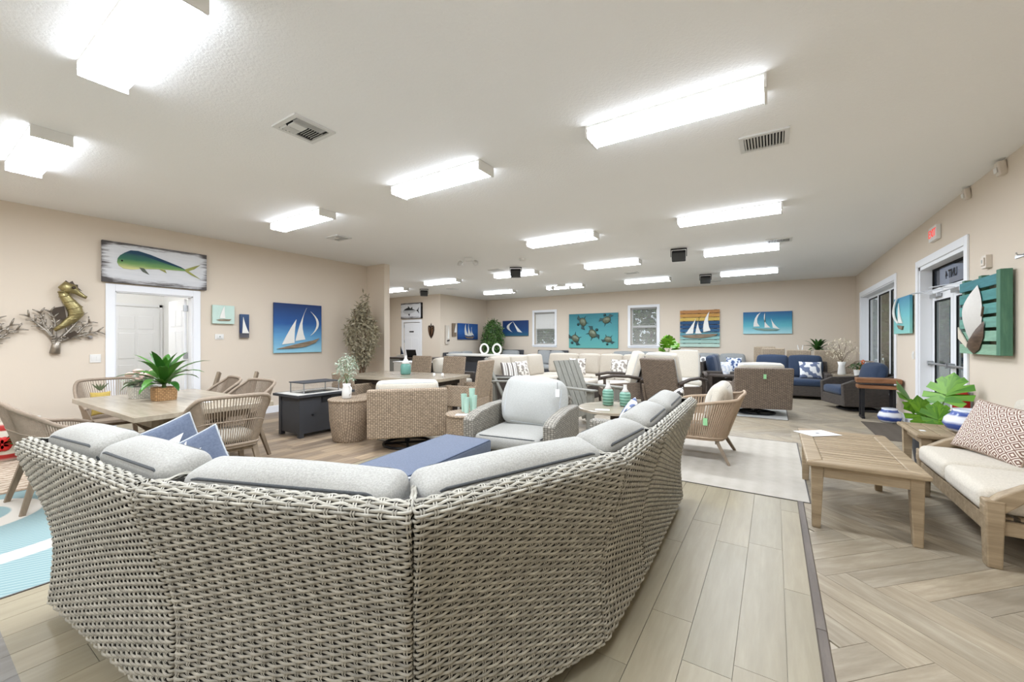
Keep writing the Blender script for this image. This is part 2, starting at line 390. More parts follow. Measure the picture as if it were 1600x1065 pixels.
# storeroom door under the tuna board
d3 = struct('door_3', MB().b2((-12.3,YA-.02,0),(-12.2,YA,2.15)).b2((-11.3,YA-.02,0),(-11.2,YA,2.15)).b2((-12.2,YA-.02,2.05),(-11.3,YA,2.15)), M_WHITE, bevel=.004)
l3 = panel_door('door_leaf', .88, 2.03, .04, d3, (-12.19,YA+.05,0), 0, [(.2,.8),(.92,1.45),(1.55,1.88)])
MB().b2((.28,-.028,1.66),(.52,-.02,1.71)).build('door_sign', M_BLACK, l3)
for z in (.25,1.25,1.85): MB().b2((-.02,-.035,z),(.01,-.02,z+.11)).build('hinge', M_STEEL, l3)
struct('wall_storeroom', MB().b2((-12.4,YA+.3,0),(-11.1,YA+.32,2.4)), M_WWALL)
# back windows with blinds
def back_window(name, op, blind):
    x0,x1,z0,z1 = op; y = YB
    mb = MB(); w = .09
    mb.b2((x0-w,y-.02,z0-w),(x0,y,z1+w)); mb.b2((x1,y-.02,z0-w),(x1+w,y,z1+w)); mb.b2((x0,y-.02,z1),(x1,y,z1+w)); mb.b2((x0-w,y-.045,z0-.04),(x1+w,y,z0)); mb.b2((x0,y-.02,z0-w),(x1,y,z0-.04))
    r = struct(name, mb, M_WHITE, bevel=.004); zm = (z0+z1)/2
    for a,b,yy in ((z0,zm+.02,.09),(zm-.02,z1,.12)):
        f = MB(); f.b2((x0,y+yy,a),(x0+.05,y+yy+.03,b)).b2((x1-.05,y+yy,a),(x1,y+yy+.03,b)).b2((x0+.05,y+yy,a),(x1-.05,y+yy+.03,a+.05)).b2((x0+.05,y+yy,b-.05),(x1-.05,y+yy+.03,b))
        s = f.build('sash', M_WHITE, r); MB().b2((x0+.05,y+yy+.012,a+.05),(x1-.05,y+yy+.018,b-.05)).build('pane', M_WGLASS, s)
    MB().b2((x0+.02,y+.02,z1-.06),(x1-.02,y+.07,z1)).build('blind_headrail', plain('blind_grey_'+name,(150,148,142)), r)
    sl = MB(); z = z1-.08
    while z > z0+.02:
        a = R(blind(z, z0, z1)); sl.box(((x0+x1)/2, y+.045, z), (x1-x0-.05, .042, .002), (a,0,0)); z -= .04
    sl.build('blind_slats', M_PLAST, r, stuff=True)
back_window('window_1', WB1, lambda z,a,b: 66 if z > (a+b)/2 else 14)
back_window('window_2', WB2, lambda z,a,b: 16)
# big right-hand window in a deep white reveal
w3 = casingX('window_3', XR, -1, WR[0], WR[1], WR[3], .11, .02, WR[2])
rv = MB(); y0,y1,z0,z1 = WR
rv.b2((XR,y0,z0),(XR+.2,y0+.02,z1)).b2((XR,y1-.02,z0),(XR+.2,y1,z1)).b2((XR,y0,z1-.02),(XR+.2,y1,z1)).b2((XR-.04,y0,z0),(XR+.2,y1,z0+.03)); rv.build('reveal', M_WHITE, w3)
n = 3; pw = (y1-y0-.04)/n
for k in range(n):
    a = y0+.02+k*pw; b = a+pw; f = MB(); x = XR+.13
    f.b2((x,a,z0+.03),(x+.05,a+.05,z1-.02)).b2((x,b-.05,z0+.03),(x+.05,b,z1-.02)).b2((x,a+.05,z1-.08),(x+.05,b-.05,z1-.02)).b2((x,a+.05,z0+.03),(x+.05,b-.05,z0+.09))
    s = f.build('window_frame', M_WHITE, w3)
    g = MB(); g.b2((x+.005,a+.05,z0+.09),(x+.03,a+.075,z1-.08)).b2((x+.005,b-.075,z0+.09),(x+.03,b-.05,z1-.08)).b2((x+.005,a+.075,z1-.1),(x+.03,b-.075,z1-.08)); g.build('gasket', M_DARK, s)
    MB().b2((x+.015,a+.05,z0+.09),(x+.022,b-.05,z1-.08)).build('pane', M_WGLASS, s)
# glazed entrance doors with transom
d4 = casingX('door_4', XR, -1, DR[0], DR[1], DR[3], .1)
y0,y1,_,z1 = DR; x = XR+.13; zt = 2.03
fr = MB(); fr.b2((XR,y0,0),(XR+.2,y0+.05,z1)).b2((XR,y1-.05,0),(XR+.2,y1,z1)).b2((XR,y0,z1-.05),(XR+.2,y1,z1)).b2((x,y0+.05,zt),(x+.06,y1-.05,zt+.06)); fr.build('door_frame', M_WHITE, d4)
tr = MB().b2((x+.02,y0+.05,zt+.06),(x+.026,y1-.05,z1-.05)).build('transom_pane', M_TGLASS, d4)
gk = MB(); gk.b2((x+.0,y0+.05,zt+.06),(x+.018,y0+.075,z1-.05)).b2((x+.0,y1-.075,zt+.06),(x+.018,y1-.05,z1-.05)).b2((x,y0+.075,z1-.075),(x+.018,y1-.075,z1-.05)).b2((x,y0+.075,zt+.06),(x+.018,y1-.075,zt+.075)); gk.build('gasket', M_DARK, tr)
def text(body, size, name, mat, parent, loc, rot, ext=.002, align='CENTER', sx=1, bold=0):
    cu = bpy.data.curves.new(name, 'FONT'); cu.body = body; cu.size = size; cu.extrude = ext; cu.offset = bold; cu.align_x = align; cu.align_y = 'CENTER'
    t = bpy.data.objects.new(name, cu); COL.objects.link(t); dg = bpy.context.evaluated_depsgraph_get(); dg.update()
    me = bpy.data.meshes.new_from_object(t.evaluated_get(dg)); bpy.data.objects.remove(t)
    if sx != 1: me.transform(Matrix.Diagonal((sx,1,1,1)))
    return link(name, me, mat, parent, loc, rot)
text('UNIT 4', .15, 'lettering', M_DARK, tr, (x+.016, 7.66, 2.235), (PI/2,0,PI/2), .001, 'CENTER', .9, .004)
ym = (y0+y1)/2
for k,(a,b) in enumerate(((ym+.005,y1-.055),(y0+.055,ym-.005))):
    f = MB(); f.b2((x,a,.01),(x+.045,a+.09,zt-.01)).b2((x,b-.09,.01),(x+.045,b,zt-.01)).b2((x,a+.09,zt-.11),(x+.045,b-.09,zt-.01)).b2((x,a+.09,.01),(x+.045,b-.09,.22))
    s = f.build('door_leaf', M_WHITE, d4); MB().b2((x+.02,a+.09,.22),(x+.026,b-.09,zt-.11)).build('pane', M_WGLASS, s)
    g = MB(); g.b2((x+.002,a+.09,.22),(x+.018,a+.11,zt-.11)).b2((x+.002,b-.11,.22),(x+.018,b-.09,zt-.11)).b2((x+.002,a+.11,zt-.13),(x+.018,b-.11,zt-.11)); g.build('gasket', M_DARK, s)
    pb = MB(); pb.tube([(x-.05,a+.02,1.02),(x-.05,b-.02,1.02)], .014).b2((x-.06,a+.01,.99),(x,a+.06,1.05)).b2((x-.06,b-.06,.99),(x,b-.01,1.05)); pb.build('push_bar', M_STEEL, s, smooth=False)
    cl = MB(); cl.b2((x-.06,b-.42,zt-.075),(x-.005,b-.12,zt-.02)); c = cl.build('door_closer', M_STEEL, s, bevel=.006)
    MB().bar((x-.04,b-.2,zt-.01),(x-.24,b-.1,zt+.01),.022,.008).bar((x-.24,b-.1,zt+.01),(x-.03,b-.55,zt+.02),.022,.008).build('closer_arm', M_STEEL, s)
# ---------------- ground and greenery outside ----------------
struct('ground_outside', MB().b2((XR+.25,-6,-.3),(40,40,-.1)).b2((-30,YB+.2,-.3),(XR+.25,40,-.1)), plain('wet_asphalt_and_grass', (120,122,112), .9, var=.25, scale=.6))
struct('canopy_outside', MB().b2((XR+.25,4.5,2.75),(4.4,10.6,2.95)).b2((4.1,6.3,-.1),(4.35,6.55,2.75)).b2((4.1,10.2,-.1),(4.35,10.45,2.75)), plain('grey_stucco', (150,150,150), .9))
M_OUTG = leafm('outdoor_leaves', (38,66,28), (104,136,74))
def bush(label, loc, rx, ry, rz, n, seed, s=.16):
    rg = np.random.default_rng(seed); root = thing('shrub', label, 'shrub', loc)
    th = rg.uniform(0,2*PI,n); cz = rg.uniform(-.6,1,n); rr = rg.uniform(.55,1,n)**.5
    c = np.stack([np.cos(th)*np.sqrt(1-np.abs(cz)**2*.8)*rr*rx, np.sin(th)*np.sqrt(1-np.abs(cz)**2*.8)*rr*ry, rz*(.5+.5*cz)*1.0], 1); c[:,2] = np.maximum(c[:,2], .1)
    a = rg.normal(size=(n,3)); a /= np.linalg.norm(a,axis=1)[:,None]; b = np.cross(a, rg.normal(size=(n,3))); b /= np.linalg.norm(b,axis=1)[:,None]
    k = s*rg.uniform(.6,1.3,n)[:,None]; V = np.concatenate([c-a*k, c-b*k*.45, c+a*k, c+b*k*.45]); i = np.arange(n); Q = np.stack([i,i+n,i+2*n,i+3*n],1)
    link('foliage', npmesh('foliage', V, Q), M_OUTG, root, stuff=True)
    MB().tube([(0,0,0),(0.05,0,rz*.5),(0,.05,rz*.8)], [.09,.06,.03]).build('trunk', plain('bark', (88,76,62), .9) if 'bark' not in MATS else MATS['bark'], root)
bush('dense green shrub seen through the big right window', (3.2,18.3,-.1), 1.2, 1.6, 4.2, 4500, 1)
bush('tall green shrub outside the glass entrance doors', (5.7,20.5,-.1), 1.3, 1.9, 2.9, 4500, 2)
bush('tree crown of leaves seen through the right door pane', (9.0,22.5,-.1), 1.9, 2.0, 3.0, 4500, 3)
bush('green shrub outside the window with the lowered blind', (-9.6,18.2,-.1), 2.0, 1.3, 2.2, 2500, 4)
bush('green shrub outside the back window beside the turtle picture', (-4.6,18.4,-.1), 2.4, 1.3, 3.2, 3500, 5)
# ---------------- ceiling fixtures ----------------
def ceiling_light(label, x, y):
    r = thing('ceiling_light', label, 'ceiling light', (x,y,0), 0, 'fluorescent wraparound ceiling lights')
    prof = [(-.106,3.036),(-.118,2.992),(-.096,2.962),(.096,2.962),(.118,2.992),(.106,3.036)]; L = 1.19
    MB().strip([[(s*L/2, a, b) for a,b in prof[2:4]] for s in (-1,1)]).build('lens', M_LENS, r)
    for e in (prof[0:3], prof[3:6]): MB().strip([[(s*L/2, a, b) for a,b in e] for s in (-1,1)]).build('prismatic_side', M_LSIDE, r)
    MB().b2((-L/2,-.115,3.035),(L/2,.115,3.05)).build('housing', M_PLAST, r)
    for s in (-1,1): MB().b2((s*L/2,-.118,2.955),(s*(L/2+.018),.118,3.05)).build('end_cap', M_PLAST, r, bevel=.003)
for lab, x, y in [
    ('largest lit ceiling light, cut off by the top edge of the photo', -2.95,.76), ('lit ceiling light at the far left, above the seahorse wall', -5.51,.75),
    ('lit ceiling light overhead of the foreground sectional, outside the top edge', -.62,.76),
    ('lit ceiling light above the fish board and small ceiling vent', -5.51,3.16), ('lit ceiling light in the middle, second from the left in its row', -2.93,3.15),
    ('large lit ceiling light at the upper right beside the slotted vent', -.65,3.15), ('lit ceiling light just beyond the slotted vent on the right', -.52,6.08),
    ('lit ceiling light above the grey lounge chair, left of the square black speaker', -2.95,6.09), ('lit ceiling light in front of the turtle picture, left of the black speaker', -2.96,8.62),
    ('lit ceiling light on the right in front of the far slotted vent', -.52,8.56), ('farthest lit ceiling light before the second back window', -2.95,11.5),
    ('farthest lit ceiling light on the right above the sailing picture', -.52,11.47), ('lit ceiling light behind the hanging speaker in the middle left', -5.44,8.62),
    ('lit ceiling light near the tuna board, right of a small speaker', -7.92,8.64), ('farthest lit ceiling light before the bamboo plant corner', -7.93,11.52),
    ('far lit ceiling light behind the twin spot emergency lamp', -5.42,11.46), ('lit ceiling light half hidden behind the partition end', -10.6,9.2),
    ('ceiling light behind the camera on the left', -5.51,-1.75), ('ceiling light behind the camera in the middle', -2.95,-1.75), ('ceiling light behind the camera on the right', -.62,-1.75)]:
    ceiling_light(lab, x, y)
hl_ = thing('ceiling_light', 'unseen round lamp added to brighten the white hall behind the open door', 'ceiling light', (-9.4,1.5,0))  # added lamp, out of view, brightens the hall seen through the doorway
MB().lathe([(.16,2.97),(.19,3.0),(.2,3.05)], 24).build('lens', emit('hall_fill_lamp', (250,252,255), 110), hl_); MB().lathe([(.2,3.03),(.22,3.05)], 24).build('rim', M_PLAST, hl_)
M_VENT = plain('vent_white_enamel', (214,213,208), .5, var=.01)
def vent(label, x, y, w, d, style):
    r = thing('air_vent', label, 'air vent', (x,y,0), 0); z = H
    f = MB(); b = .035
    f.b2((-w/2,-d/2,z-.014),(w/2,-d/2+b,z)).b2((-w/2,d/2-b,z-.014),(w/2,d/2,z)).b2((-w/2,-d/2+b,z-.014),(-w/2+b,d/2-b,z)).b2((w/2-b,-d/2+b,z-.014),(w/2,d/2-b,z)); f.build('frame', M_VENT, r)
    MB().b2((-w/2+b,-d/2+b,z-.003),(w/2-b,d/2-b,z)).build('duct_opening', M_DARK, r)
    if style == 'bars':
        n = int((w-2*b)/.022)
        for k in range(n): MB().box((-w/2+b+(k+.5)*(w-2*b)/n,0,z-.011),(.003,d-2*b,.016),(0,R(35),0)).build('slat', M_VENT, r)
    else:
        iw, idp = w-2*b, d-2*b
        for k in range(5): MB().box((-iw*.33+k*iw*.0, -idp/2+(k+.5)*idp/10, z-.011),(iw*.34,.003,.02),(R(40),0,0)).build('slat', M_VENT, r)
        for k in range(7): MB().box((-iw/2+iw*.17+iw*.28, idp*.5-(k+.6)*idp/13, z-.011),(iw*.5,.003,.02),(R(-40),0,0)).build('slat', M_VENT, r)
        for k in range(5): MB().box((iw*.5-(k+.5)*iw*.055, -idp*.05, z-.011),(.003,idp*.85,.02),(0,R(-40),0)).build('slat', M_VENT, r)
        MB().b2((-iw*.12,-idp*.42,z-.02),(iw*.2,-idp*.02,z-.008)).build('centre_plate', M_VENT, r)
vent('square ceiling diffuser vent near the largest light', -3.17,1.84,.33,.34,'sq'); vent('slotted ceiling vent below the large light at upper right', -.07,4.06,.36,.32,'bars')
vent('small square ceiling vent right of the light over the fish board', -6.06,4.1,.34,.27,'sq'); vent('slotted ceiling vent behind the right hand far light', .07,8.25,.38,.3,'bars')
vent('small ceiling vent left of the middle hanging speaker', -5.65,8.05,.32,.25,'bars'); vent('faint ceiling vent near the tuna board corner', -8.9,10.2,.3,.3,'bars')
vent('faint ceiling vent beyond the square black speaker', -3.0,10.2,.32,.25,'bars'); vent('long ceiling vent beside the farthest black speaker', -1.48,12.9,.45,.2,'bars')
M_SPK = plain('speaker_grille', (66,66,64), .8, var=.2, scale=200)
def speaker(label, x, y, rz):
    r = thing('ceiling_speaker', label, 'speaker', (x,y,2.83), rz, 'black speakers hung from the ceiling')
    MB().box((0,0,.08),(.24,.17,.16),(R(-14),0,0)).build('cabinet', M_BLACK, r, bevel=.015)
    MB().box((0,-.098,.058),(.21,.012,.135),(R(-14),0,0)).build('grille', M_SPK, r, bevel=.005)
    MB().b2((-.14,-.012,.07),(-.128,.012,.21)).b2((.128,-.012,.07),(.14,.012,.21)).b2((-.14,-.012,.2),(.14,.012,.22)).build('bracket', M_BLACK, r)
speaker('black ceiling speaker nearest the camera, right of the middle', -1.48,8.0,10); speaker('black ceiling speaker at the far right near the back wall', -1.48,11.5,10)
speaker('black ceiling speaker hanging in front of a light, middle left', -5.05,8.0,30); speaker('black ceiling speaker by the wall with the tuna board', -9.75,9.75,45)
def twin_spot(label, x, y, w):
    r = thing('emergency_light', label, 'emergency light', (x,y,2.9), 25)
    MB().b2((-w*.25,-.05,.08),(w*.25,.05,.15)).build('battery_case', M_PLAST, r, bevel=.01)
    for s in (-1,1):
        MB().tube([(s*w*.2,0,.1),(s*w*.45,-.02,.05)], .016).build('arm', M_PLAST, r)
        MB().lathe([(.02,-.04),(.055,.03),(.06,.045)], 14).build('lamp_head', M_PLAST, r, (s*w*.5,-.03,.02), (R(70),0,s*.4), True)
twin_spot('twin spot emergency lamp in front of the far light', -5.4,11.15,.5); twin_spot('twin spot emergency lamp on bare ceiling left of the middle', -5.3,6.57,.3)
sm = MB().lathe([(.05,3.0),(.07,3.02),(.07,3.05)], 20).build('smoke_detector', M_PLAST, None, (-4.4,7.23,0), smooth=False); tag(sm, 'small round smoke detector on the ceiling left of centre', 'smoke detector')
# ---------------- things on the walls ----------------
def plate(name, label, cat, x, y, z, w, h, wall, mat=M_PLAST, t=.012, det=None):
    rz = {'L':90,'R':-90,'B':0,'S':90,'T':0}[wall]; r = thing(name, label, cat, (x,y,z), rz)
    MB().b2((-w/2,-t,-h/2),(w/2,0,h/2)).build('cover_plate', mat, r, bevel=.003)
    if det == 'switch':
        for s in (-1,1): MB().b2((s*w*.22-.014,-t-.006,-.03),(s*w*.22+.014,-t,.03)).build('rocker', mat, r)
    if det == 'outlet':
        for s in (-1,1):
            o = MB().b2((-.017,-t-.003,s*.022-.015),(.017,-t,s*.022+.015)).build('socket', mat, r)
            MB().b2((-.008,-t-.004,s*.022-.006),(-.005,-t-.002,s*.022+.006)).b2((.005,-t-.004,s*.022-.006),(.008,-t-.002,s*.022+.006)).build('slot', M_DARK, o)
    if det == 'thermo': MB().b2((-w*.3,-t-.012,-h*.3),(w*.35,-t,h*.32)).build('body', mat, r, bevel=.004); MB().b2((-w*.05,-t-.014,-h*.1),(w*.1,-t-.01,h*.15)).build('display', plain('lcd', (150,160,150)), r)
    return r
plate('light_switch', 'white double light switch left of the hall doorway', 'switch', XL,1.6,1.1,.11,.115,'L',det='switch')
plate('power_outlet', 'white power outlet low on the left wall', 'outlet', XL,1.06,.33,.085,.125,'L',det='outlet')
plate('thermostat', 'small white thermostat under the pale sailboat canvas', 'thermostat', XL,3.09,1.41,.13,.09,'L',det='thermo')
plate('light_switch', 'white light switch beside the entrance door frame', 'switch', XR,8.66,1.12,.08,.12,'R',det='switch')
kb = MB().lathe([(.004,0),(.024,.012),(.026,.03),(.02,.045)], 16).build('wall_bumper', plain('grey_rubber', (150,144,138)), None, (XL,1.545,1.39), (0,PI/2,0), True); tag(kb, 'round grey wall knob below the seahorse sculpture', 'wall knob')
def exit_sign(label, loc, rz, w=.3, h=.19):
    r = thing('exit_sign', label, 'exit sign', loc, rz); MB().b2((-w/2,-.05,-h/2),(w/2,0,h/2)).build('case', M_PLAST, r, bevel=.006)
    text('EXIT', h*.78, 'lettering', emit('exit_red', (225,70,62), .9) if 'exit_red' not in MATS else MATS['exit_red'], r, (0,-.052,0), (PI/2,0,0), .002, 'CENTER', .95)
exit_sign('illuminated exit sign above the entrance doors', (XR,7.59,2.77), -90); exit_sign('red lettered exit sign inside the white hall', (-11.05,2.27,2.18), 90, .3, .17)
def sensor(label, y, z, s):
    r = thing('motion_sensor', label, 'sensor', (XR,y,z), -90); MB().box((0,-.03*s,0),(.085*s,.06*s,.13*s),(R(8),0,0)).build('body', M_IVORY, r, bevel=.012); MB().box((0,-.066*s,-.015*s),(.05*s,.012,.05*s),(R(8),0,0)).build('lens_window', M_PLAST, r, bevel=.004)
sensor('ivory motion sensor high on the right wall at the photo edge', 5.7,2.965,1.0); sensor('ivory motion sensor near the ceiling above the entrance', 6.52,2.97,.9)
al = plate('alarm_strobe', 'ivory alarm strobe box above the green pallet sailboat', 'alarm', XR,6.03,2.14,.11,.13,'R',M_IVORY,.045,'thermo')
bk = thing('wall_bracket', 'short grey metal bracket at the right edge of the photo', 'bracket', (XR,5.4,2.09), -90); MB().b2((-.09,-.012,-.012),(.09,0,.012)).build('plate', M_STEEL, bk); MB().tube([(.07,-.01,0),(.07,-.05,0),(.07,-.06,.02)], .006).build('hook', M_STEEL, bk)
# fire extinguisher by the entrance
M_RED = plain('red_enamel', (196,34,30), .35, var=.05)
fe = thing('fire_extinguisher', 'red fire extinguisher on the wall behind the monstera', 'fire extinguisher', (1.74,6.47,.38))
MB().lathe([(.06,0),(.075,.015),(.075,.34),(.05,.4),(.02,.42),(.02,.44)], 24).build('cylinder', M_RED, fe, smooth=True)
MB().b2((-.076,-.03,.14),(-.0745,.03,.3)).build('instruction_label', M_PLAST, fe); MB().bar((0,0,.45),(-.1,0,.5),.02,.012).bar((0,0,.44),(-.09,0,.44),.02,.012).lathe([(.022,.42),(.022,.47)],12).build('valve', M_BLACK, fe)
MB().tube([(0,.03,.44),(.02,.09,.4),(.02,.095,.2),(.02,.09,.1)], .009).build('hose', M_BLACK, fe)
MB().b2((.06,-.04,.05),(.085,.04,.4)).build('bracket', M_STEEL, fe)
# ---------------- pictures and wall art ----------------
M_SAIL = plain('white_sail_metal', (232,230,222), .5, var=.03, scale=5); M_HULL = wood('driftwood_hull', (170,150,124), (110,94,74), (3,20,20))
M_TEALHULL = plain('weathered_teal_hull', (120,150,140), .6, var=.2); M_CANVAS = plain('canvas_edge', (190,196,200), .8)
def poly_art(r, name, pts, w, h, y, t, mat, bevel=0):       # pts in 0..1 of the picture, y up
    P = [((x-.5)*w, (z-.5)*h) for x,z in pts]; return MB().prism(P, t, rotm(PI/2,0,0), (0,y,0)).build(name, mat, r, bevel=bevel)
def arc(a, b, bulge, n=6):
    (x0,z0),(x1,z1) = a,b; out = []
    for i in range(n+1):
        k = i/n; q = bulge*4*k*(1-k); out.append((x0+(x1-x0)*k-(z1-z0)*q, z0+(z1-z0)*k+(x1-x0)*q))
    return out
def off(l, rz, d=.021): return (l[0]+math.sin(R(rz))*d, l[1]-math.cos(R(rz))*d, l[2])
def canvas(name, label, loc, rz, w, h, mat, t=.035):
    r = thing(name, label, 'picture', off(loc, rz), rz); MB().b2((-w/2,-t,-h/2),(w/2,0,h/2)).build('canvas', mat, r, bevel=.003); return r, t
def sail(r, w, h, t, base, tip, b2, bulge, bulge2=.0, name='sail', mat=None, th=.012):
    pts = arc(base, tip, bulge) + arc(tip, b2, bulge2)[1:]; poly_art(r, name, pts, w, h, -t-.004, th, mat or M_SAIL)
def crescent(r, w, h, t, a, b, bo, bi, name='curved_sail'):
    poly_art(r, name, arc(a,b,bo,10)+arc(b,a,-bi,10)[1:-1], w, h, -t-.004, .012, M_SAIL)
BLUES = [(0,(150,204,222)),(.35,(92,152,196)),(.6,(40,88,150)),(1,(30,52,100))]
# large blue sailboat canvas on the left wall
r, t = canvas('sailboat_canvas', 'large blue canvas with three white sails on the left wall', (XL,4.43,1.585), 90, .945, .945, gradz('painted_blue_sky_large', BLUES, -.47, .47))
sail(r,.945,.945,t,(.15,.17),(.44,.68),(.40,.20),.02,-.03); sail(r,.945,.945,t,(.42,.24),(.66,.93),(.63,.27),.03,-.12); crescent(r,.945,.945,t,(.745,.86),(.745,.35),.36,.27)
poly_art(r,'hull',[(.04,.08),(.2,.12),(.5,.19),(.8,.25),(.94,.30),(.85,.2),(.62,.115),(.35,.085)],.945,.945,-t,.03,M_HULL,.006)
# two small pieces beside it
r, t = canvas('small_sailboat_canvas', 'small pale mint canvas with a white sailboat', (XL,3.137,1.785), 90, .325, .31, plain('mint_paint',(196,218,206),.7))
sail(r,.325,.31,t,(.3,.3),(.52,.95),(.56,.28),.04,-.02); poly_art(r,'hull',[(.16,.2),(.3,.24),(.85,.26),(.75,.16),(.3,.15)],.325,.31,-t,.012,M_HULL)
r, t = canvas('small_sailboat_canvas', 'narrow dark navy panel with one white sail', (XL,3.461,1.6), 90, .145, .415, gradz('painted_navy_narrow', [(0,(96,92,92)),(.18,(70,72,82)),(.2,(34,54,96)),(1,(60,84,118))], -.2,.2))
sail(r,.145,.415,t,(.2,.2),(.3,.88),(.95,.2),.0,-.05)
# mahi board over the hall door
def boards(name):
    t = NT(name); v = t.coord('Object',(1.3,12,14)); n = t.noise(v, 2.2, 6, .7); v2 = t.coord('Object'); sx = t.n('SeparateXYZ'); t.l(v2, sx.inputs[0])
    ez = t.math('ABSOLUTE', sx.outputs['Z']); ex = t.math('ABSOLUTE', sx.outputs['X'])
    e = t.math('ADD', t.math('MULTIPLY', t.math('MAXIMUM', t.math('SUBTRACT', ez, .2), 0), 4.2), t.math('MULTIPLY', t.math('MAXIMUM', t.math('SUBTRACT', ex, .5), 0), 2.2))
    return t.fin(t.ramp(t.math('SUBTRACT', n, e), [(.16,s2l((80,76,74))),(.27,s2l((156,154,154))),(.38,s2l((210,211,212))),(.8,s2l((222,222,222)))]), .8)
r, t = canvas('fish_board', 'whitewashed plank sign with a green mahi fish above the hall door', (XL,2.27,2.455), 90, 1.235, .575, boards('whitewashed_boards'), .045)
W_, H_ = 1.235, .575
M_MAHI = gradz('painted_mahi', [(0,(222,214,160)),(.35,(206,204,140)),(.55,(110,150,84)),(.75,(48,104,78)),(1,(30,66,84))], -.2, .16, noise=.1)
top = [(.13,.60),(.15,.68),(.19,.76),(.24,.81),(.30,.81),(.40,.76),(.55,.66),(.68,.57),(.765,.515)]; bot = [(.765,.475),(.66,.46),(.55,.45),(.42,.42),(.34,.40),(.26,.36),(.18,.36),(.14,.42),(.125,.50)]
poly_art(r,'fish_body',top+bot,W_,H_,-t,.008,M_MAHI); M_FIN = plain('painted_fin', (150,152,84), .7, var=.2)
poly_art(r,'tail',[(.76,.52),(.84,.61),(.93,.70),(.86,.55),(.80,.485),(.87,.38),(.93,.29),(.83,.38),(.765,.47)],W_,H_,-t,.008,M_FIN)
poly_art(r,'fin',[(.315,.43),(.36,.42),(.41,.27),(.35,.33)],W_,H_,-t-.001,.008,plain('dark_fin',(90,96,84),.7)); poly_art(r,'fin',[(.50,.445),(.56,.44),(.575,.36)],W_,H_,-t-.001,.008,M_FIN)
poly_art(r,'dorsal_fin',[(.19,.76),(.24,.835),(.31,.845),(.42,.79),(.58,.675),(.72,.57),(.765,.515),(.66,.565),(.5,.65),(.36,.745)],W_,H_,-t-.002,.008,plain('painted_dorsal',(28,62,84),.7))
MB().lathe([(.004,0),(.012,.002)],12).build('eye', M_DARK, r, ((.165-.5)*W_,-t-.0105,(.55-.5)*H_), (PI/2,0,0))
# tuna board over the storeroom door
r, t = canvas('fish_board', 'small white plank sign with a black tuna over the far door', (-11.72,YA,2.485), 0, 1.12, .6, boards('whitewashed_boards_small'), .05); W_,H_ = 1.12,.6
MB().b2((.52,-t-.003,-.3),(.56,-.001,.3)).build('edge_board', M_BLACK, r)
M_TUNA = gradz('painted_tuna', [(0,(196,196,194)),(.48,(176,178,178)),(.56,(40,42,46)),(1,(26,28,32))], -.13, .16)
poly_art(r,'fish_body',[(.1,.47),(.2,.62),(.34,.7),(.5,.66),(.66,.56),(.76,.5),(.66,.43),(.5,.34),(.32,.28),(.18,.34)],W_,H_,-t,.008,M_TUNA)
poly_art(r,'tail',[(.75,.5),(.82,.56),(.88,.72),(.85,.5),(.89,.3),(.82,.44)],W_,H_,-t,.008,M_BLACK); poly_art(r,'fin',[(.36,.68),(.36,.82),(.44,.68)],W_,H_,-t,.008,M_BLACK); poly_art(r,'fin',[(.5,.65),(.56,.76),(.57,.62)],W_,H_,-t,.008,M_BLACK); poly_art(r,'fin',[(.36,.3),(.42,.16),(.45,.31)],W_,H_,-t,.008,M_BLACK)
# blue sailing pictures on the far walls
r, t = canvas('sailboat_canvas', 'blue canvas with three white sails on the far side wall', (XS,12.66,1.7), 90, 1.25, .63, gradz('painted_blue_waves', [(0,(30,66,122)),(.5,(48,98,164)),(1,(36,80,144))], -.3,.3, noise=.2)); W_,H_=1.25,.63
sail(r,W_,H_,t,(.33,.28),(.36,.95),(.50,.22),.05,-.06); sail(r,W_,H_,t,(.48,.22),(.5,.98),(.68,.24),.0,-.06); sail(r,W_,H_,t,(.62,.3),(.66,.8),(.78,.26),-.02,-.1); poly_art(r,'hull',[(.3,.2),(.55,.16),(.8,.2),(.7,.06),(.42,.07)],W_,H_,-t,.02,M_HULL)
r, t = canvas('small_sailboat_canvas', 'narrow driftwood panel with a white sail, left of the blue canvas', (XS,11.83,1.75), 90, .22, .5, plain('driftwood_brown',(128,112,94),.8,var=.25)); sail(r,.22,.5,t,(.4,.3),(.85,.98),(.95,.3),.0,.05)
r, t = canvas('small_sailboat_canvas', 'thin white mast panel with a pale sail on the far side wall', (XS,11.44,1.56), 90, .2, .7, plain('pale_plank',(204,194,180),.8)); sail(r,.2,.7,t,(.4,.3),(.8,.95),(.9,.3),.05,0); poly_art(r,'hull',[(.3,.2),(1,.24),(.9,.16),(.4,.14)],.2,.7,-t,.02,M_BLACK)
# leaf mask by the storeroom door
r = thing('leaf_sculpture', 'brown metal leaf shaped mask beside the far door', 'wall sculpture', (-10.72,YA,1.72), 0); M_BRZ = plain('brown_bronze', (112,82,58), .4, .5, var=.35, scale=14); M_BRZ2 = plain('dark_bronze', (62,48,38), .4, .5, var=.3)
MB().prism([(0,-.3),(-.1,-.17),(-.15,.0),(-.15,.14),(-.1,.2),(-.03,.15),(0,.28),(.03,.15),(.1,.2),(.15,.14),(.15,0),(.1,-.17)], .03, rotm(PI/2,0,0), (0,-.002,0)).build('backing', M_BRZ2, r, bevel=.01)
for s in (-1,1):
    for k in range(3): MB().tube([(s*.02,-.045,-.2+k*.1),(s*.07,-.05,-.1+k*.1),(s*.11,-.04,.02+k*.05)], [.012,.022,.008], 8).build('rib', M_BRZ, r, smooth=True)
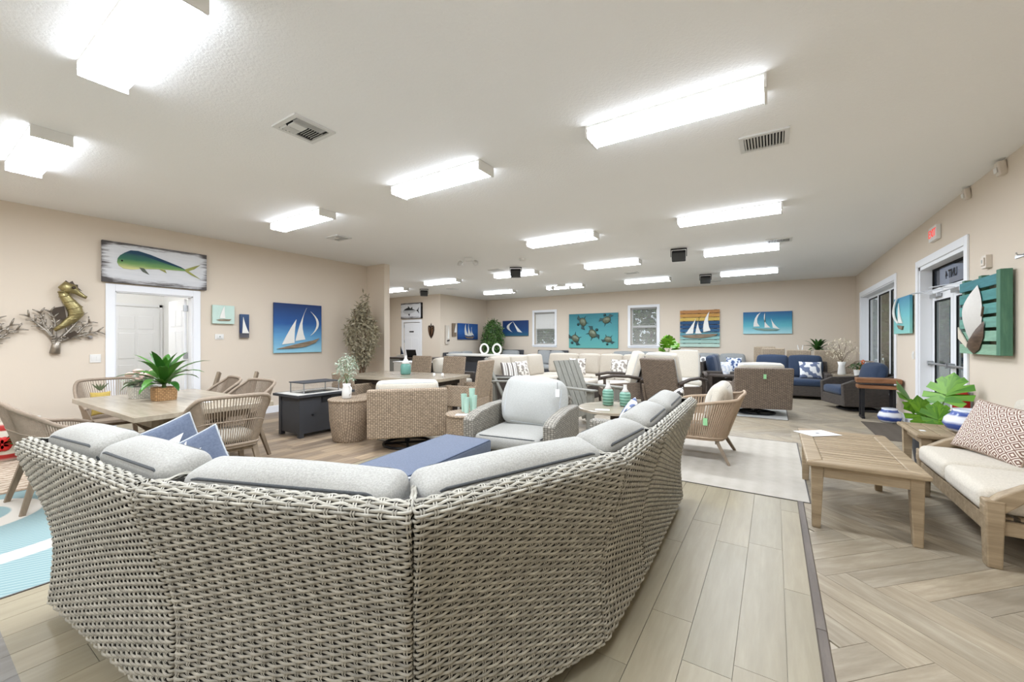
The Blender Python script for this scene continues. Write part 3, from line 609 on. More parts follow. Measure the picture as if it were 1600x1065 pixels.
# back wall
r, t = canvas('sailboat_canvas', 'navy canvas with a curved white sail left of the blind window', (-8.8,YB,1.84), 0, 1.22, .62, gradz('painted_navy_sea', [(0,(44,96,120)),(.3,(30,70,120)),(1,(28,54,104))], -.3,.3)); W_,H_=1.22,.62
crescent(r,W_,H_,t,(.42,.93),(.40,.24),-.34,-.2); sail(r,W_,H_,t,(.42,.95),(.78,.22),(.6,.28),-.02,.06)
r = thing('turtle_picture', 'large turquoise picture with five swimming sea turtles', 'picture', off((-5.49,YB,1.695),0), 0); W_,H_=1.86,1.25; t=.04
MB().b2((-W_/2,-t,-H_/2),(W_/2,0,H_/2)).build('canvas', gradz('painted_turquoise', [(0,(92,164,158)),(.45,(80,152,156)),(1,(52,120,130))], -.6,.6, noise=.12), r, bevel=.004)
M_SHELL = plain('turtle_shell_metal', (108,116,96), .45, .4, var=.45, scale=16); M_FLIP = plain('turtle_flipper_metal', (54,78,78), .45, .4, var=.4, scale=12)
for cx,cz,rot,s in ((.30,.76,115,1),(.78,.80,20,.95),(.14,.28,140,1),(.50,.42,-50,1.05),(.81,.25,170,.85)):
    g = bpy.data.objects.new('turtle', None); COL.objects.link(g); g.parent = r; g.location = ((cx-.5)*W_,-t-.004,(cz-.5)*H_); g.rotation_euler = (0,-R(rot),0); g.scale = (s,s,s)
    MB().lathe([(.165,0),(.15,.03),(.09,.055),(.02,.065)], 18).build('shell', M_SHELL, g, (0,0,0), (PI/2,0,0), True).scale = (1,.8,1)
    for sx in (-1,1):
        MB().prism([(sx*.06,.08),(sx*.2,.16),(sx*.3,.05),(sx*.22,.05),(sx*.1,.0)], .02, rotm(PI/2,0,0)).build('flipper', M_FLIP, g)
        MB().prism([(sx*.06,-.1),(sx*.15,-.2),(sx*.11,-.09)], .016, rotm(PI/2,0,0)).build('flipper', M_FLIP, g)
    MB().lathe([(.05,0),(.045,.025),(.01,.04)], 12).build('head', M_FLIP, g, (0,0,.2), (PI/2,0,0), True)
r = thing('pallet_sailboat', 'striped plank picture with three white sails and sunset stripes', 'picture', off((-1.96,YB,1.725),0), 0); W_,H_=1.14,1.16
cols = [(196,224,208),(176,212,198),(150,196,190),(96,156,170),(58,104,140),(40,82,124),(46,84,122),(222,188,96),(214,160,84),(196,140,84)]
for k,c in enumerate(cols): MB().b2((-W_/2,-.04,-H_/2+k*.117),(W_/2,-.018,-H_/2+k*.117+.1)).build('plank', wood('painted_plank_%d'%k, c, tuple(x*.88 for x in c), (1.5,20,20), .7), r, bevel=.003)
for s in (-1,0,1): MB().b2((s*W_*.4-.04,-.018,-H_/2),(s*W_*.4+.04,0,H_/2)).build('batten', M_BRZ2, r)
sail(r,W_,H_,.042,(.14,.35),(.42,.78),(.34,.36),-.02,-.03); sail(r,W_,H_,.042,(.40,.36),(.52,.85),(.56,.36),.03,-.14); sail(r,W_,H_,.042,(.6,.4),(.76,.96),(.78,.44),.1,-.1)
poly_art(r,'hull',arc((.04,.31),(.96,.35),.01,4)+arc((.9,.3),(.12,.26),.06,6),W_,H_,-.042,.03,M_HULL,.006)
r, t = canvas('sailboat_canvas', 'wide blue to aqua canvas with three white sails, back wall right', (-.165,YB,1.86), 0, 1.2, .64, gradz('painted_aqua_fade', [(0,(170,214,218)),(.35,(96,178,190)),(.7,(48,128,160)),(1,(42,92,140))], -.32,.32)); W_,H_=1.2,.64
poly_art(r,'curved_sail',[(.22,.33),(.225,.5),(.25,.7),(.295,.86),(.37,.98),(.325,.84),(.295,.68),(.30,.5),(.35,.34)],W_,H_,-t-.004,.012,M_SAIL); sail(r,W_,H_,t,(.45,.28),(.46,.96),(.57,.28),.0,-.1); sail(r,W_,H_,t,(.62,.27),(.58,.7),(.76,.2),-.0,-.05); poly_art(r,'hull',[(.18,.28),(.45,.24),(.76,.2),(.7,.14),(.45,.13),(.28,.18)],W_,H_,-t,.025,M_TEALHULL,.006)
# right wall
r, t = canvas('sailboat_canvas', 'aqua canvas with a curved white sail between window and entrance', (XR,9.12,1.76), -90, .98, .6, gradz('painted_aqua_tall', [(0,(140,200,190)),(.5,(110,186,190)),(1,(62,132,164))], -.3,.3)); W_,H_=.98,.6
sail(r,W_,H_,t,(.35,.3),(.38,.85),(.62,.28),.02,-.06); poly_art(r,'curved_sail',arc((.3,.98),(.4,.28),-.42,8)+arc((.44,.3),(.36,.98),.34,8),W_,H_,-t-.02,.012,M_SAIL); poly_art(r,'hull',[(.3,.24),(.68,.2),(.62,.1),(.42,.14)],W_,H_,-t,.02,M_HULL)
r = thing('pallet_sailboat', 'green slatted pallet board with a big white sail, right wall', 'picture', off((XR,5.98,1.605),-90), -90); W_,H_=.97,.79
gr = [(150,190,160),(146,190,164),(120,176,158),(96,164,156),(80,152,148),(70,140,146)]
for k,c in enumerate(gr): MB().b2((-W_/2,-.075,-H_/2+k*.132),(W_/2-.08,-.055,-H_/2+k*.132+.1)).build('slat', wood('pallet_green_%d'%k, c, tuple(x*.82 for x in c), (2,18,18), .7), r, bevel=.003)
M_PG = wood('pallet_side_green', (96,140,112), (70,112,92), (16,16,2), .7)
for xx in (-W_/2, -.06): MB().b2((xx,-.055,-H_/2),(xx+.07,0,H_/2)).build('rail', M_PG, r)
MB().b2((W_/2-.08,-.078,-H_/2),(W_/2,0,H_/2)).build('rail', M_PG, r, bevel=.003)
def bulged(r, pts, w, h, y, depth, mat, name):
    P = [((a-.5)*w,(b-.5)*h) for a,b in pts]; cx = sum(p[0] for p in P)/len(P); cz = sum(p[1] for p in P)/len(P); mb = MB()
    rows_ = [[(cx+(x-cx)*k, y-depth*(1-k*k), cz+(z-cz)*k) for x,z in P] for k in (1,.8,.55,.3,.05)]; mb.strip(rows_, True); mb.add(rows_[-1], [tuple(range(len(P)))]); return mb.build(name, mat, r, smooth=True)
bulged(r, arc((.30,.2),(.52,.88),.30,10)+arc((.52,.88),(.60,.34),.12,8)[1:]+[(.45,.24)], W_, H_, -.085, .07, plain('ribbed_white_sail',(214,210,202),.6,var=.06,scale=30), 'sail')
M_DW = wood('dark_driftwood', (120,98,78), (76,60,48), (3,16,16))
bulged(r, [(.28,.06),(.34,.18),(.46,.24),(.62,.36),(.68,.42),(.66,.22),(.56,.06),(.42,.0)], W_, H_, -.085, .05, M_DW, 'hull'); MB().bar((.17,-.1,-.02),(.2,-.1,.07),.014,.014).build('bowsprit', M_DW, r); poly_art(r,'jib',[(.02,.36),(.28,.14),(.26,.08),(.03,.2)],W_,H_,-.085,.01,plain('tan_cloth',(206,196,178),.8))
# seahorse and coral sculptures
M_GOLD = plain('antique_gold', (158,146,102), .34, .75, var=.35, scale=26, bump=.3, bscale=40); M_SIL = plain('antique_silver', (158,150,138), .36, .75, var=.4, scale=24, bump=.3, bscale=40); M_DKB = plain('blackened_metal', (70,60,50), .4, .6, var=.3)
def coral(r, base, dirs, L, mat=M_SIL, seed=1):
    rg = random.Random(seed)
    for a in dirs:
        n = 5; p = Vector(base); pts = [tuple(p)]; ang = a; mb = MB()
        for k in range(n):
            ang += rg.uniform(-.22,.22); p = p + Vector((math.cos(ang)*L/n, -.006, math.sin(ang)*L/n)); pts.append(tuple(p))
            if k > 0:
                for s in (-1,1):
                    b = ang+s*rg.uniform(.5,.9); q = p + Vector((math.cos(b)*L*.2, -.012, math.sin(b)*L*.2)); mb.tube([tuple(p), tuple((p+q)/2+Vector((0,-.008,.006))), tuple(q)], [.011,.01,.005], 6)
        mb.tube(pts, [.026,.023,.02,.016,.012,.006], 8); mb.build('coral_branch', mat, r, smooth=True)
r = thing('seahorse_sculpture', 'gold and silver metal seahorse clinging to coral on the left wall', 'wall sculpture', (XL,1.32,1.68), 90)
coral(r, (-.1,-.03,-.36), (R(100),R(112),R(90)), .4, seed=2); coral(r, (-.1,-.03,-.36), (R(44),R(30),R(36)), .42, seed=5); coral(r, (-.09,-.035,-.44), (R(75),R(105)), .16, seed=8)
MB().tube([(-.1,-.03,-.50),(-.09,-.035,-.4),(-.06,-.04,-.3)], [.05,.042,.02], 8).build('coral_stem', M_SIL, r, smooth=True)
body = [(-.11,-.2),(-.04,-.14),(.05,-.05),(.085,.02),(.07,.1),(.02,.18),(-.02,.25),(-.03,.31)]; rad = [.02,.035,.055,.075,.075,.06,.05,.05]
MB().tube([(x,-.07,z) for x,z in body], rad, 12, flat=.8).build('body', M_GOLD, r, smooth=True)
for (x,z),q in list(zip(body,rad))[1:]: MB().tube([(x+q*.98*math.cos(a),-.07+q*.85*math.sin(a)-.004,z+.3*q*math.cos(a)) for a in [R(d) for d in range(180,361,30)]], .008, 6).build('armour_ring', M_GOLD, r, smooth=True)
MB().tube([(-.05,-.07,.32),(.0,-.08,.36),(.05,-.085,.345),(.09,-.085,.31),(.15,-.085,.26),(.18,-.085,.245)], [.05,.085,.065,.035,.022,.02], 12, flat=.8).build('head', M_GOLD, r, smooth=True)
MB().lathe([(.004,0),(.02,.004),(.012,.014)],12).build('eye', M_DKB, r, (.05,-.15,.36), (PI/2,0,0), True)
MB().prism([(-.04,.39),(-.01,.455),(.02,.43),(.05,.455),(.07,.41),(.1,.41),(.1,.37),(.14,.33),(.1,.35),(.02,.42)], .02, rotm(PI/2,0,0), (0,-.06,0)).build('crest', M_DKB, r)
MB().prism([(-.02,.12),(-.11,.09),(-.13,.02),(-.1,-.06),(.0,-.06)], .012, rotm(PI/2,0,0), (0,-.05,0)).build('dorsal_fin', M_DKB, r)
MB().prism([(-.02,-.27),(.06,-.2),(.1,-.24),(.02,-.31)], .006, rotm(PI/2,0,0), (0,-.11,0)).build('hang_tag', M_DKB, r)
r = thing('coral_sculpture', 'silver metal coral branch cut off at the left edge', 'wall sculpture', (XL,.66,1.28), 90); coral(r, (-.1,-.03,-.1), (R(52),R(28),R(75)), .46, seed=11); MB().tube([(-.2,-.03,-.16),(-.08,-.03,-.08)], [.03,.025], 8).build('coral_stem', M_SIL, r, smooth=True)
# ---------------- soft goods ----------------
def weld(V, Q):
    u, inv = np.unique(np.round(V, 5), axis=0, return_inverse=True); return u, inv.reshape(-1)[Q]
def rbox_mesh(name, hx, hy, hz, r, puff=0.0, bulge=0.0, n=6):
    half = np.array([hx,hy,hz]); r = min(r, .98*half.min()); ax = []
    for h in half:
        e = r/h; ax.append(np.concatenate([[-1,-1+.25*e,-1+.6*e], np.linspace(-1+e,1-e,n), [1-.6*e,1-.25*e,1]]))
    VV = []; QQ = []; k = 0
    for a in range(3):
        b, c = (a+1) % 3, (a+2) % 3
        for s in (-1,1):
            B, C = np.meshgrid(ax[b], ax[c], indexing='ij'); P = np.zeros(B.shape+(3,)); P[...,a] = s; P[...,b] = B; P[...,c] = C
            m, l = B.shape; idx = np.arange(m*l).reshape(m,l)+k; q = np.stack([idx[:-1,:-1],idx[1:,:-1],idx[1:,1:],idx[:-1,1:]],-1).reshape(-1,4)
            VV.append(P.reshape(-1,3)); QQ.append(q if s > 0 else q[:,::-1]); k += m*l
    V = np.concatenate(VV)*half; Q = np.concatenate(QQ); inner = np.clip(V, -(half-r), half-r); d = V-inner; d /= np.maximum(np.linalg.norm(d,axis=1),1e-9)[:,None]
    N = V/half; V = inner + d*r
    g = lambda i,j: ((1-np.clip(N[:,i],-1,1)**2)*(1-np.clip(N[:,j],-1,1)**2))**1.6
    V[:,2] += np.sign(N[:,2])*np.abs(N[:,2])**3*puff*g(0,1); V[:,1] += np.sign(N[:,1])*np.abs(N[:,1])**3*bulge*g(0,2); V[:,0] += np.sign(N[:,0])*np.abs(N[:,0])**3*bulge*g(1,2)
    V, Q = weld(V, Q); return npmesh(name, V, Q)
def rrect(hx, hy, r, n=5):
    out = []
    for cx,cy,a0 in ((hx-r,hy-r,0),(-hx+r,hy-r,90),(-hx+r,-hy+r,180),(hx-r,-hy+r,270)):
        for k in range(n+1): a = R(a0+90*k/n); out.append((cx+r*math.cos(a), cy+r*math.sin(a)))
    return out
def cushion(name, size, mat, parent, loc, rot=(0,0,0), r=.05, puff=.02, bulge=.015, pipe=None, pr=.007, label=None):
    hx, hy, hz = [s/2 for s in size]; o = link(name, rbox_mesh(name,hx,hy,hz,r,puff,bulge), mat, parent, loc, rot)
    if label: o['label'] = label
    if pipe:
        th = min(size); k = size.index(th); a, b = [i for i in range(3) if i != k]; q = r*.32
        for s in (-1,1):
            pts = []
            for x, y in rrect(size[a]/2-q, size[b]/2-q, max(r*1.3,.03)):
                p = [0,0,0]; p[a] = x; p[b] = y; p[k] = s*(th/2-q); pts.append(p)
            MB().tube(pts, pr, 6, True).build('piping', pipe, o, smooth=True)
    return o
def pillow_mesh(name, w, h, t, n=14, pinch=.07):
    u = np.sin(np.linspace(-PI/2,PI/2,n+1)); U, Vv = np.meshgrid(u,u,indexing='ij')
    X = w/2*U*(1-pinch*(1-Vv**2)); Z = h/2*Vv*(1-pinch*(1-U**2)); T = t/2*(np.clip((1-U**2)*(1-Vv**2),0,1))**.42
    idx = np.arange((n+1)**2).reshape(n+1,n+1); q = np.stack([idx[:-1,:-1],idx[1:,:-1],idx[1:,1:],idx[:-1,1:]],-1).reshape(-1,4); m = (n+1)**2
    V = np.concatenate([np.stack([X,-T,Z],-1).reshape(-1,3), np.stack([X,T,Z],-1).reshape(-1,3)]); Q = np.concatenate([q, q[:,::-1]+m])
    V, Q = weld(V, Q); return npmesh(name, V, Q, np.stack([V[:,0]+w/2, V[:,2]+h/2],1))
def pillow(label, w, h, t, mat, loc, rot, pipe=None, parent=None, name='throw_pillow', group=None, pr=.006):
    o = link(name, pillow_mesh(name,w,h,t), mat, parent, loc, rot)
    if parent is None: tag(o, label, 'pillow', group)
    if pipe:
        pts = []
        for s in range(48):
            a = s/48*4; k = int(a); f = math.sin((a-k-.5)*PI); 
            u,v = [(f,-1),(1,f),(-f,1),(-1,-f)][k]; pts.append((w/2*u*(1-.07*(1-v*v)), 0, h/2*v*(1-.07*(1-u*u))))
        MB().tube(pts, pr, 6, True).build('piping', pipe, o, smooth=True)
    return o
M_CUSH = fabric('heather_grey_fabric', (166,164,156), (142,140,133), 160); M_PIPE = fabric('slate_piping', (74,76,76), (60,62,62)); M_PIPEL = fabric('pale_piping', (190,194,196))
M_BLUE = fabric('slate_blue_canvas', (98,106,122), (84,92,108)); M_NAVY = fabric('navy_canvas', (58,70,90), (46,58,78)); M_CREAM = fabric('cream_canvas', (212,204,189), (194,186,170)); M_BEIGE = fabric('oatmeal_canvas', (196,187,172), (178,168,152)); M_GREYC = fabric('mid_grey_canvas', (162,164,162), (140,142,140)); M_AQUAC = fabric('pale_blue_grey_linen', (184,184,178), (164,164,159), 150)
M_WEAVE = None
def weave_mat():
    t = NT('resin_wicker_strands'); v = t.coord('UV', (14,66,1)); n = t.noise(v, 1.0, 3, .6); n2 = t.noise(t.coord('Object'), 7, 3)
    col = t.ramp(n, [(.2,s2l((88,85,76))),(.42,s2l((140,136,123))),(.6,s2l((174,169,154))),(.85,s2l((206,200,183)))])
    return t.fin(t.mix(t.math('MULTIPLY', n2, .5), col, s2l((148,143,129))), .55, 0, .35)
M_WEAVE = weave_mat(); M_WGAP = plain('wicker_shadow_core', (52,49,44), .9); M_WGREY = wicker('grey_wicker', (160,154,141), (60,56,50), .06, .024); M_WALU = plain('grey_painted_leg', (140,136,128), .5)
# ---------------- foreground sectional: real woven strands ----------------
PZ = np.array([.07,.15,.3,.4,.54,.71,.80,.85]); PO = np.array([.02,.01,0,.003,.03,.085,.112,.126])
def profile():
    z = np.linspace(.07,.85,60); o = np.interp(z,PZ,PO); o = np.convolve(np.pad(o,3,'edge'),np.ones(7)/7,'valid')
    a = np.linspace(0,PI/2,8)[1:]; oc, zc, rr = o[-1]-.022, z[-1], .022
    o = np.concatenate([o, oc+rr*np.cos(a)]); z = np.concatenate([z, zc+rr*np.sin(a)*1.2])
    oi = np.linspace(o[-1]-.004, .083, 8); o = np.concatenate([o, oi]); z = np.concatenate([z, z[-1]+.012*np.sin(np.linspace(0,PI/2,8))])
    a = np.linspace(0,PI/2,6)[1:]; o = np.concatenate([o, o[-1]-.03*np.sin(a)]); z = np.concatenate([z, z[-1]-.03*(1-np.cos(a))]); o = np.concatenate([o,[o[-1]]]); z = np.concatenate([z,[z[-1]-.06]])
    s = np.concatenate([[0],np.cumsum(np.hypot(np.diff(o),np.diff(z)))]); return s,o,z
PS, POo, PZz = profile(); PITCH, WARP, AMP = .0138, .042, .0042
SROW = np.arange(.004, PS[-1], PITCH)
def upath(L, o, oin=-.075, r=.016, ta=0, tb=0):
    a = np.linspace(0,PI/2,6); x = [0.0]; y = [min(oin,o-r)]; 
    x += list(r-r*np.cos(a)); y += list(o-r+r*np.sin(a)); x += list(L-r+r*np.sin(a)); y += list(o-r+r*np.cos(a)); x.append(L); y.append(min(oin,o-r))
    x, y = np.array(x), np.array(y); return x - y*ta*(1-x/L) + y*tb*(x/L), y
def woven_back(root, L, ta=0, tb=0):
    V = []; Q = []; UV = []; k = 0; ds = WARP/4; BV = []; WP = []
    for i, s in enumerate(SROW):
        o = np.interp(s,PS,POo); z = np.interp(s,PS,PZz); e = .004
        to, tz = np.interp(s+e,PS,POo)-np.interp(s-e,PS,POo), np.interp(s+e,PS,PZz)-np.interp(s-e,PS,PZz); q = math.hypot(to,tz); to/=q; tz/=q; no, nz = tz, -to
        x, y = upath(L, o, ta=ta, tb=tb); l = np.concatenate([[0],np.cumsum(np.hypot(np.diff(x),np.diff(y)))])
        if o < .1 and z > .865: x = np.array([.002-o*ta,.02-o*ta,L-.02+o*tb,L-.002+o*tb]); y = np.full(4,o); l = np.concatenate([[0],np.cumsum(np.diff(x))])
        m = int(l[-1]/ds)+2; t = np.linspace(0,l[-1],m); X = np.interp(t,l,x); O = np.interp(t,l,y)
        tx, ty = np.gradient(X), np.gradient(O); g = np.hypot(tx,ty); hx, ho = -ty/g, tx/g
        ph = np.cos(PI*(t-l[-1]/2)/WARP + PI*i); N = np.stack([hx*no, ho*no, np.full(m,nz)],1); A = np.stack([hx*to, ho*to, np.full(m,tz)],1)
        C = np.stack([X,O,np.full(m,z)],1); jit = RNG.normal(0,.0005,m)[:,None]
        for kk, lift in ((-1,-.0022),(-.45,.0022),(.45,.0022),(1,-.0022)):
            V.append(C + N*((ph*AMP)[:,None]+lift+jit) + A*(kk*PITCH*.5*.76)); UV.append(np.stack([t+i*.77, np.full(m, i*.31+kk*.001)],1))
        a = np.arange(m-1)+k
        for c in range(3): Q.append(np.stack([a+c*m, a+1+c*m, a+1+(c+1)*m, a+(c+1)*m],1))
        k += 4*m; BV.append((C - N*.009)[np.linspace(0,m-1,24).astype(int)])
        WP.append((C,N,l[-1],t,i))
    V = np.concatenate(V); Q = np.concatenate(Q); UV = np.concatenate(UV); V[:,1] *= -1
    link('woven_strands', npmesh('woven_strands', V, Q[:,::-1], UV), M_WEAVE, root, stuff=True)
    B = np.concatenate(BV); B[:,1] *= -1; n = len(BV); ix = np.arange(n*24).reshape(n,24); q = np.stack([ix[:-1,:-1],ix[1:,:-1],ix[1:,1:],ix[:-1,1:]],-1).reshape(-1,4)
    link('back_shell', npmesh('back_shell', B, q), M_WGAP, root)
    # paired upright stakes
    V = []; Q = []; UV = []; k = 0; nw = int(L/WARP)
    for w in range(-(nw//2)-1, nw//2+2):
        for off in (-.0042,.0042):
            pts = []
            for C,N,lt,t,i in WP:
                d = w*WARP+off+lt/2
                if d < 0 or d > lt: pts = pts if not pts else pts; continue
                c = np.array([np.interp(d,t,C[:,j]) for j in range(3)]); nn = np.array([np.interp(d,t,N[:,j]) for j in range(3)]); sg = math.cos(PI*w+PI*i)
                c2 = np.array([np.interp(min(lt,d+.003),t,C[:,j]) for j in range(3)])-np.array([np.interp(max(0,d-.003),t,C[:,j]) for j in range(3)]); c2 /= np.linalg.norm(c2)+1e-9
                pts.append((c-nn*(sg*AMP*.95-.001), c2))
            if len(pts) < 3: continue
            P = np.array([p for p,_ in pts]); D = np.array([d for _,d in pts]); m = len(P)
            V += [P-D*.0026, P+D*.0026]; a = np.arange(m-1)+k; Q.append(np.stack([a,a+m,a+m+1,a+1],1)); k += 2*m; UV += [np.stack([np.arange(m)*.01+w, np.full(m,w*.37)],1)]*2
    V = np.concatenate(V); V[:,1] *= -1; link('upright_stakes', npmesh('upright_stakes', V, np.concatenate(Q), np.concatenate(UV)), M_WEAVE, root, stuff=True)
def sect_module(label, A, B, armA=False, armB=False, cutA=0, cutB=0, ncush=1, depth=.82, gap=.004, cw=None, cz=.69):
    a, b = Vector((*A,0)), Vector((*B,0)); d = b-a; ang = math.degrees(math.atan2(d.y,d.x)); L = d.length-2*gap; a = a + d.normalized()*gap
    r = thing('sectional_sofa_module', label, 'sofa', tuple(a), ang, 'grey wicker sectional in the foreground'); ta, tb = math.tan(R(cutA)), math.tan(R(cutB)); woven_back(r, L, ta, tb)
    poly = [(.012+.03*ta,.045),(L-.012-.03*tb,.045),(L-.012-depth*tb,depth),(.012+depth*ta,depth)]
    MB().prism(poly, .21, None, (0,0,.08)).build('seat_base', M_WGREY, r)
    MB().strip([[(.012+q*ta,q,.28),(L-.012-q*tb,q,.28)] if k == 0 else [(.012,q,.86),(L-.012,q,.86)] for k,q in enumerate((.07,-.06))]).build('inner_back', M_WGREY, r)
    xa, xb = .01, L-.01
    for s, x in ((armA,0.0),(armB,L-.1)):
        if s: MB().prism(rrect(.055,.055,.02)[:0] or [(x-.01,.27),(x+.11,.27),(x+.11,.76),(x-.01,.76)], .56, None, (0,0,.08)).build('arm', M_WGREY, r, bevel=.025)
    w = (xb-xa)/ncush
    for k in range(ncush):
        x0, x1 = xa+k*w, xa+(k+1)*w; m = (x0+x1)/2; c = .0 if ncush > 1 else 1
        sp = [(x0+.01+.1*ta*c,.1),(x1-.01-.1*tb*c,.1),(x1-.01-(depth+.02)*tb*c,depth+.02),(x0+.01+(depth+.02)*ta*c,depth+.02)]
        so = MB().prism(sp, .14, None, (0,0,.295)).build('seat_cushion', M_CUSH, r, bevel=.04)
        ww = cw or (w-.02); shift = (.12*ta-.12*tb)/2*c
        bc = cushion('back_cushion', (ww, .18, .49), M_CUSH, r, (m+shift,.108,cz+random.uniform(-.006,.006)), (R(13),R(random.uniform(-1.5,1.5)),R(random.uniform(-2,2))), .05, .025, .012, M_PIPE, .0065)
    for x, y in ((.1,.08),(L-.1,.08),(.1+depth*ta*.8,depth-.1),(L-.1-depth*tb*.8,depth-.1)):
        MB().box((x,y,.04),(.06,.06,.08)).build('foot', M_WALU, r)
    return r
PT = [(-3.0,.457),(-1.755,.55),(-.93,.885),(-.613,1.66),(-.607,2.25),(-.645,3.58)]
sect_module('grey wicker sectional loveseat at the left end of the foreground sofa', PT[0], PT[1], armA=True, cutB=9, ncush=2)
sect_module('left corner wedge of the grey wicker sectional, nearest the camera', PT[1], PT[2], cutA=9, cutB=22.7, cw=.80, cz=.675)
sect_module('right corner wedge of the grey wicker sectional with the long back cushion', PT[2], PT[3], cutA=22.7, cutB=11, cw=.79, cz=.675)
sect_module('narrow armless middle seat of the grey wicker sectional', PT[3], PT[4], cutA=11, cw=.58, cz=.68)
sect_module('grey wicker sectional loveseat at the far right end of the foreground sofa', PT[4], PT[5], armB=True, ncush=2)
# ---------------- furniture builders (local front is -Y, origin on the floor) ----------------
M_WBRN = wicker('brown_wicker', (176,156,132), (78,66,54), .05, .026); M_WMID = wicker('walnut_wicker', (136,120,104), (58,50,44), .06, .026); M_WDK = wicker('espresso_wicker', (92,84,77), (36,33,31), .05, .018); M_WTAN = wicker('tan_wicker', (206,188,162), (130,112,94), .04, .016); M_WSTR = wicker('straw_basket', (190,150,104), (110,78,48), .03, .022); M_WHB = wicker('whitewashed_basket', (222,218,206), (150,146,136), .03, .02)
M_ROPE = plain('taupe_rope', (150,134,116), .8, var=.2, scale=40, bump=.3, bscale=150); M_ROPE2 = plain('sand_rope', (168,147,124), .8, var=.14, scale=40, bump=.3, bscale=150)
M_TEAK = wood('weathered_teak', (182,162,132), (134,116,90)); M_GTEAK = wood('greyed_oak', (160,148,128), (122,110,94)); M_POLY = wood('grey_poly_lumber', (142,140,130), (120,118,108), (14,14,1.5)); M_LEGW = wood('taupe_leg_wood', (150,134,112), (116,100,82), (14,14,1.5))
M_STONE = wood('porcelain_wood_top', (178,166,146), (150,138,118), (1.2,10,10), .22, .02); M_TILE = plain('pale_stone_tile', (206,202,192), .35, var=.06, scale=12); M_CHAR = plain('charcoal_powdercoat', (66,67,70), .5, .2, var=.06); M_ESPW = wood('espresso_wood', (84,72,62), (56,48,42), (2,12,12)); M_TAG = plain('green_price_tag', (150,206,150), .6); M_PAPER = plain('white_paper', (236,236,234), .7, var=.01); M_LIVE = wood('acacia_wood', (168,120,82), (112,74,48), (2,16,16), .4)
def price_tag(parent, loc, rz=0, mat=None):
    t = MB().b2((-.022,-.002,-.1),(.022,.002,-.02)).build('price_tag', mat or M_TAG, parent, loc, (0,0,R(rz))); MB().tube([(0,0,-.02),(0,0,.05)], .0025, 4).build('string', M_BLACK, t); return t
def rope_chair(label, loc, rz, n=124, rr=.0036, mat=M_ROPE, rail=M_ROPE, legs=M_LEGW, w=.62, d=.6, hb=.86, ha=.62, sz=.42, group=None, cush=None, leg_r=.045, flare=1.0):
    r = thing('rope_chair', label, 'chair', loc, rz, group); W2, D2 = w/2, d/2
    def spl(K, m):
        K = np.array(K); t = np.linspace(0,len(K)-1,m); out = np.zeros((m,3)); i = np.clip(t.astype(int),0,len(K)-2); f = (t-i)[:,None]
        p0 = K[np.maximum(i-1,0)]; p1 = K[i]; p2 = K[i+1]; p3 = K[np.minimum(i+2,len(K)-1)]
        return .5*((2*p1)+(-p0+p2)*f+(2*p0-5*p1+4*p2-p3)*f*f+(-p0+3*p1-3*p2+p3)*f**3)
    half = [(-W2*.98,-D2*.8,ha-.05),(-W2*1.0,-D2*.35,ha),(-W2*1.02,D2*.25,ha+.03),(-W2*1.0,D2*.75,ha+(hb-ha)*.55),(-W2*.9,D2*1.12,hb-.03),(-W2*.72,D2*1.2,hb)]
    K = half + [(0,D2*1.26*flare,hb+.005)] + [(-x,y,z) for x,y,z in reversed(half)]
    bh = [(-W2*.8,-D2*.82,sz),(-W2*.84,-D2*.35,sz),(-W2*.84,D2*.1,sz),(-W2*.82,D2*.45,sz),(-W2*.7,D2*.72,sz),(-W2*.5,D2*.8,sz)]
    B = bh + [(0,D2*.84,sz)] + [(-x,y,z) for x,y,z in reversed(bh)]
    top = spl(K, 60); MB().tube([tuple(p) for p in top], .017, 8).build('top_rail', rail, r, smooth=True)
    MB().tube([tuple(p) for p in spl(B, 40)], .014, 8).build('seat_ring', rail, r, smooth=True)
    tt, bb = spl(K, n), spl(B, n); mb = MB()
    for a, b in zip(tt, bb): mb.bar(tuple(a), tuple(b), rr*2, rr*2, (.31,.2,.9))
    mb.build('rope_strands', mat, r, stuff=True)
    mid = (spl(K,50)*.5+spl(B,50)*.5)[6:-6]; MB().tube([tuple(p) for p in mid], .007, 6).build('back_cord', rail, r, smooth=True)
    MB().prism([(x,y) for x,y,_ in spl(B,30)], .03, None, (0,0,sz-.03)).build('seat', rail, r)
    for sx in (-1,1):
        for sy in (-1,1): MB().bar((sx*W2*.66,sy*D2*.6,sz-.02),(sx*W2*.86,sy*D2*.95,0),leg_r,leg_r,(0,1,0),leg_r*.7,leg_r*.7).build('leg', legs, r)
    for q in (-.62,.62): MB().bar((-W2*.7,D2*q,sz-.05),(W2*.7,D2*q,sz-.05),.03,.04).build('seat_rail', legs, r)
    if cush: cushion('seat_cushion', (w*.74,d*.8,.08), cush, r, (0,-.02,sz+.045), r=.03)
    return r
def wicker_dining(label, loc, rz, mat, h=1.0, w=.52, arms=True, group=None, cush=None):
    r = thing('wicker_dining_chair', label, 'chair', loc, rz, group)
    MB().box((0,.27,.43+(h-.43)/2),(w,.055,h-.40),(R(-9),0,0)).build('backrest', mat, r, bevel=.02)
    MB().b2((-w/2,-.25,.3),(w/2,.25,.43)).build('seat', mat, r, bevel=.015)
    for sx in (-1,1):
        for y in (-.22,.23): MB().box((sx*(w/2-.03),y,.15),(.055,.055,.3)).build('leg', mat, r)
        if arms: MB().b2((sx*(w/2),-.26,.3),(sx*(w/2+.05),.28,.63)).build('arm', mat, r, bevel=.015)
    if cush: cushion('seat_cushion', (w*.94,.5,.07), cush, r, (0,-.01,.465), r=.03, pipe=None)
    return r
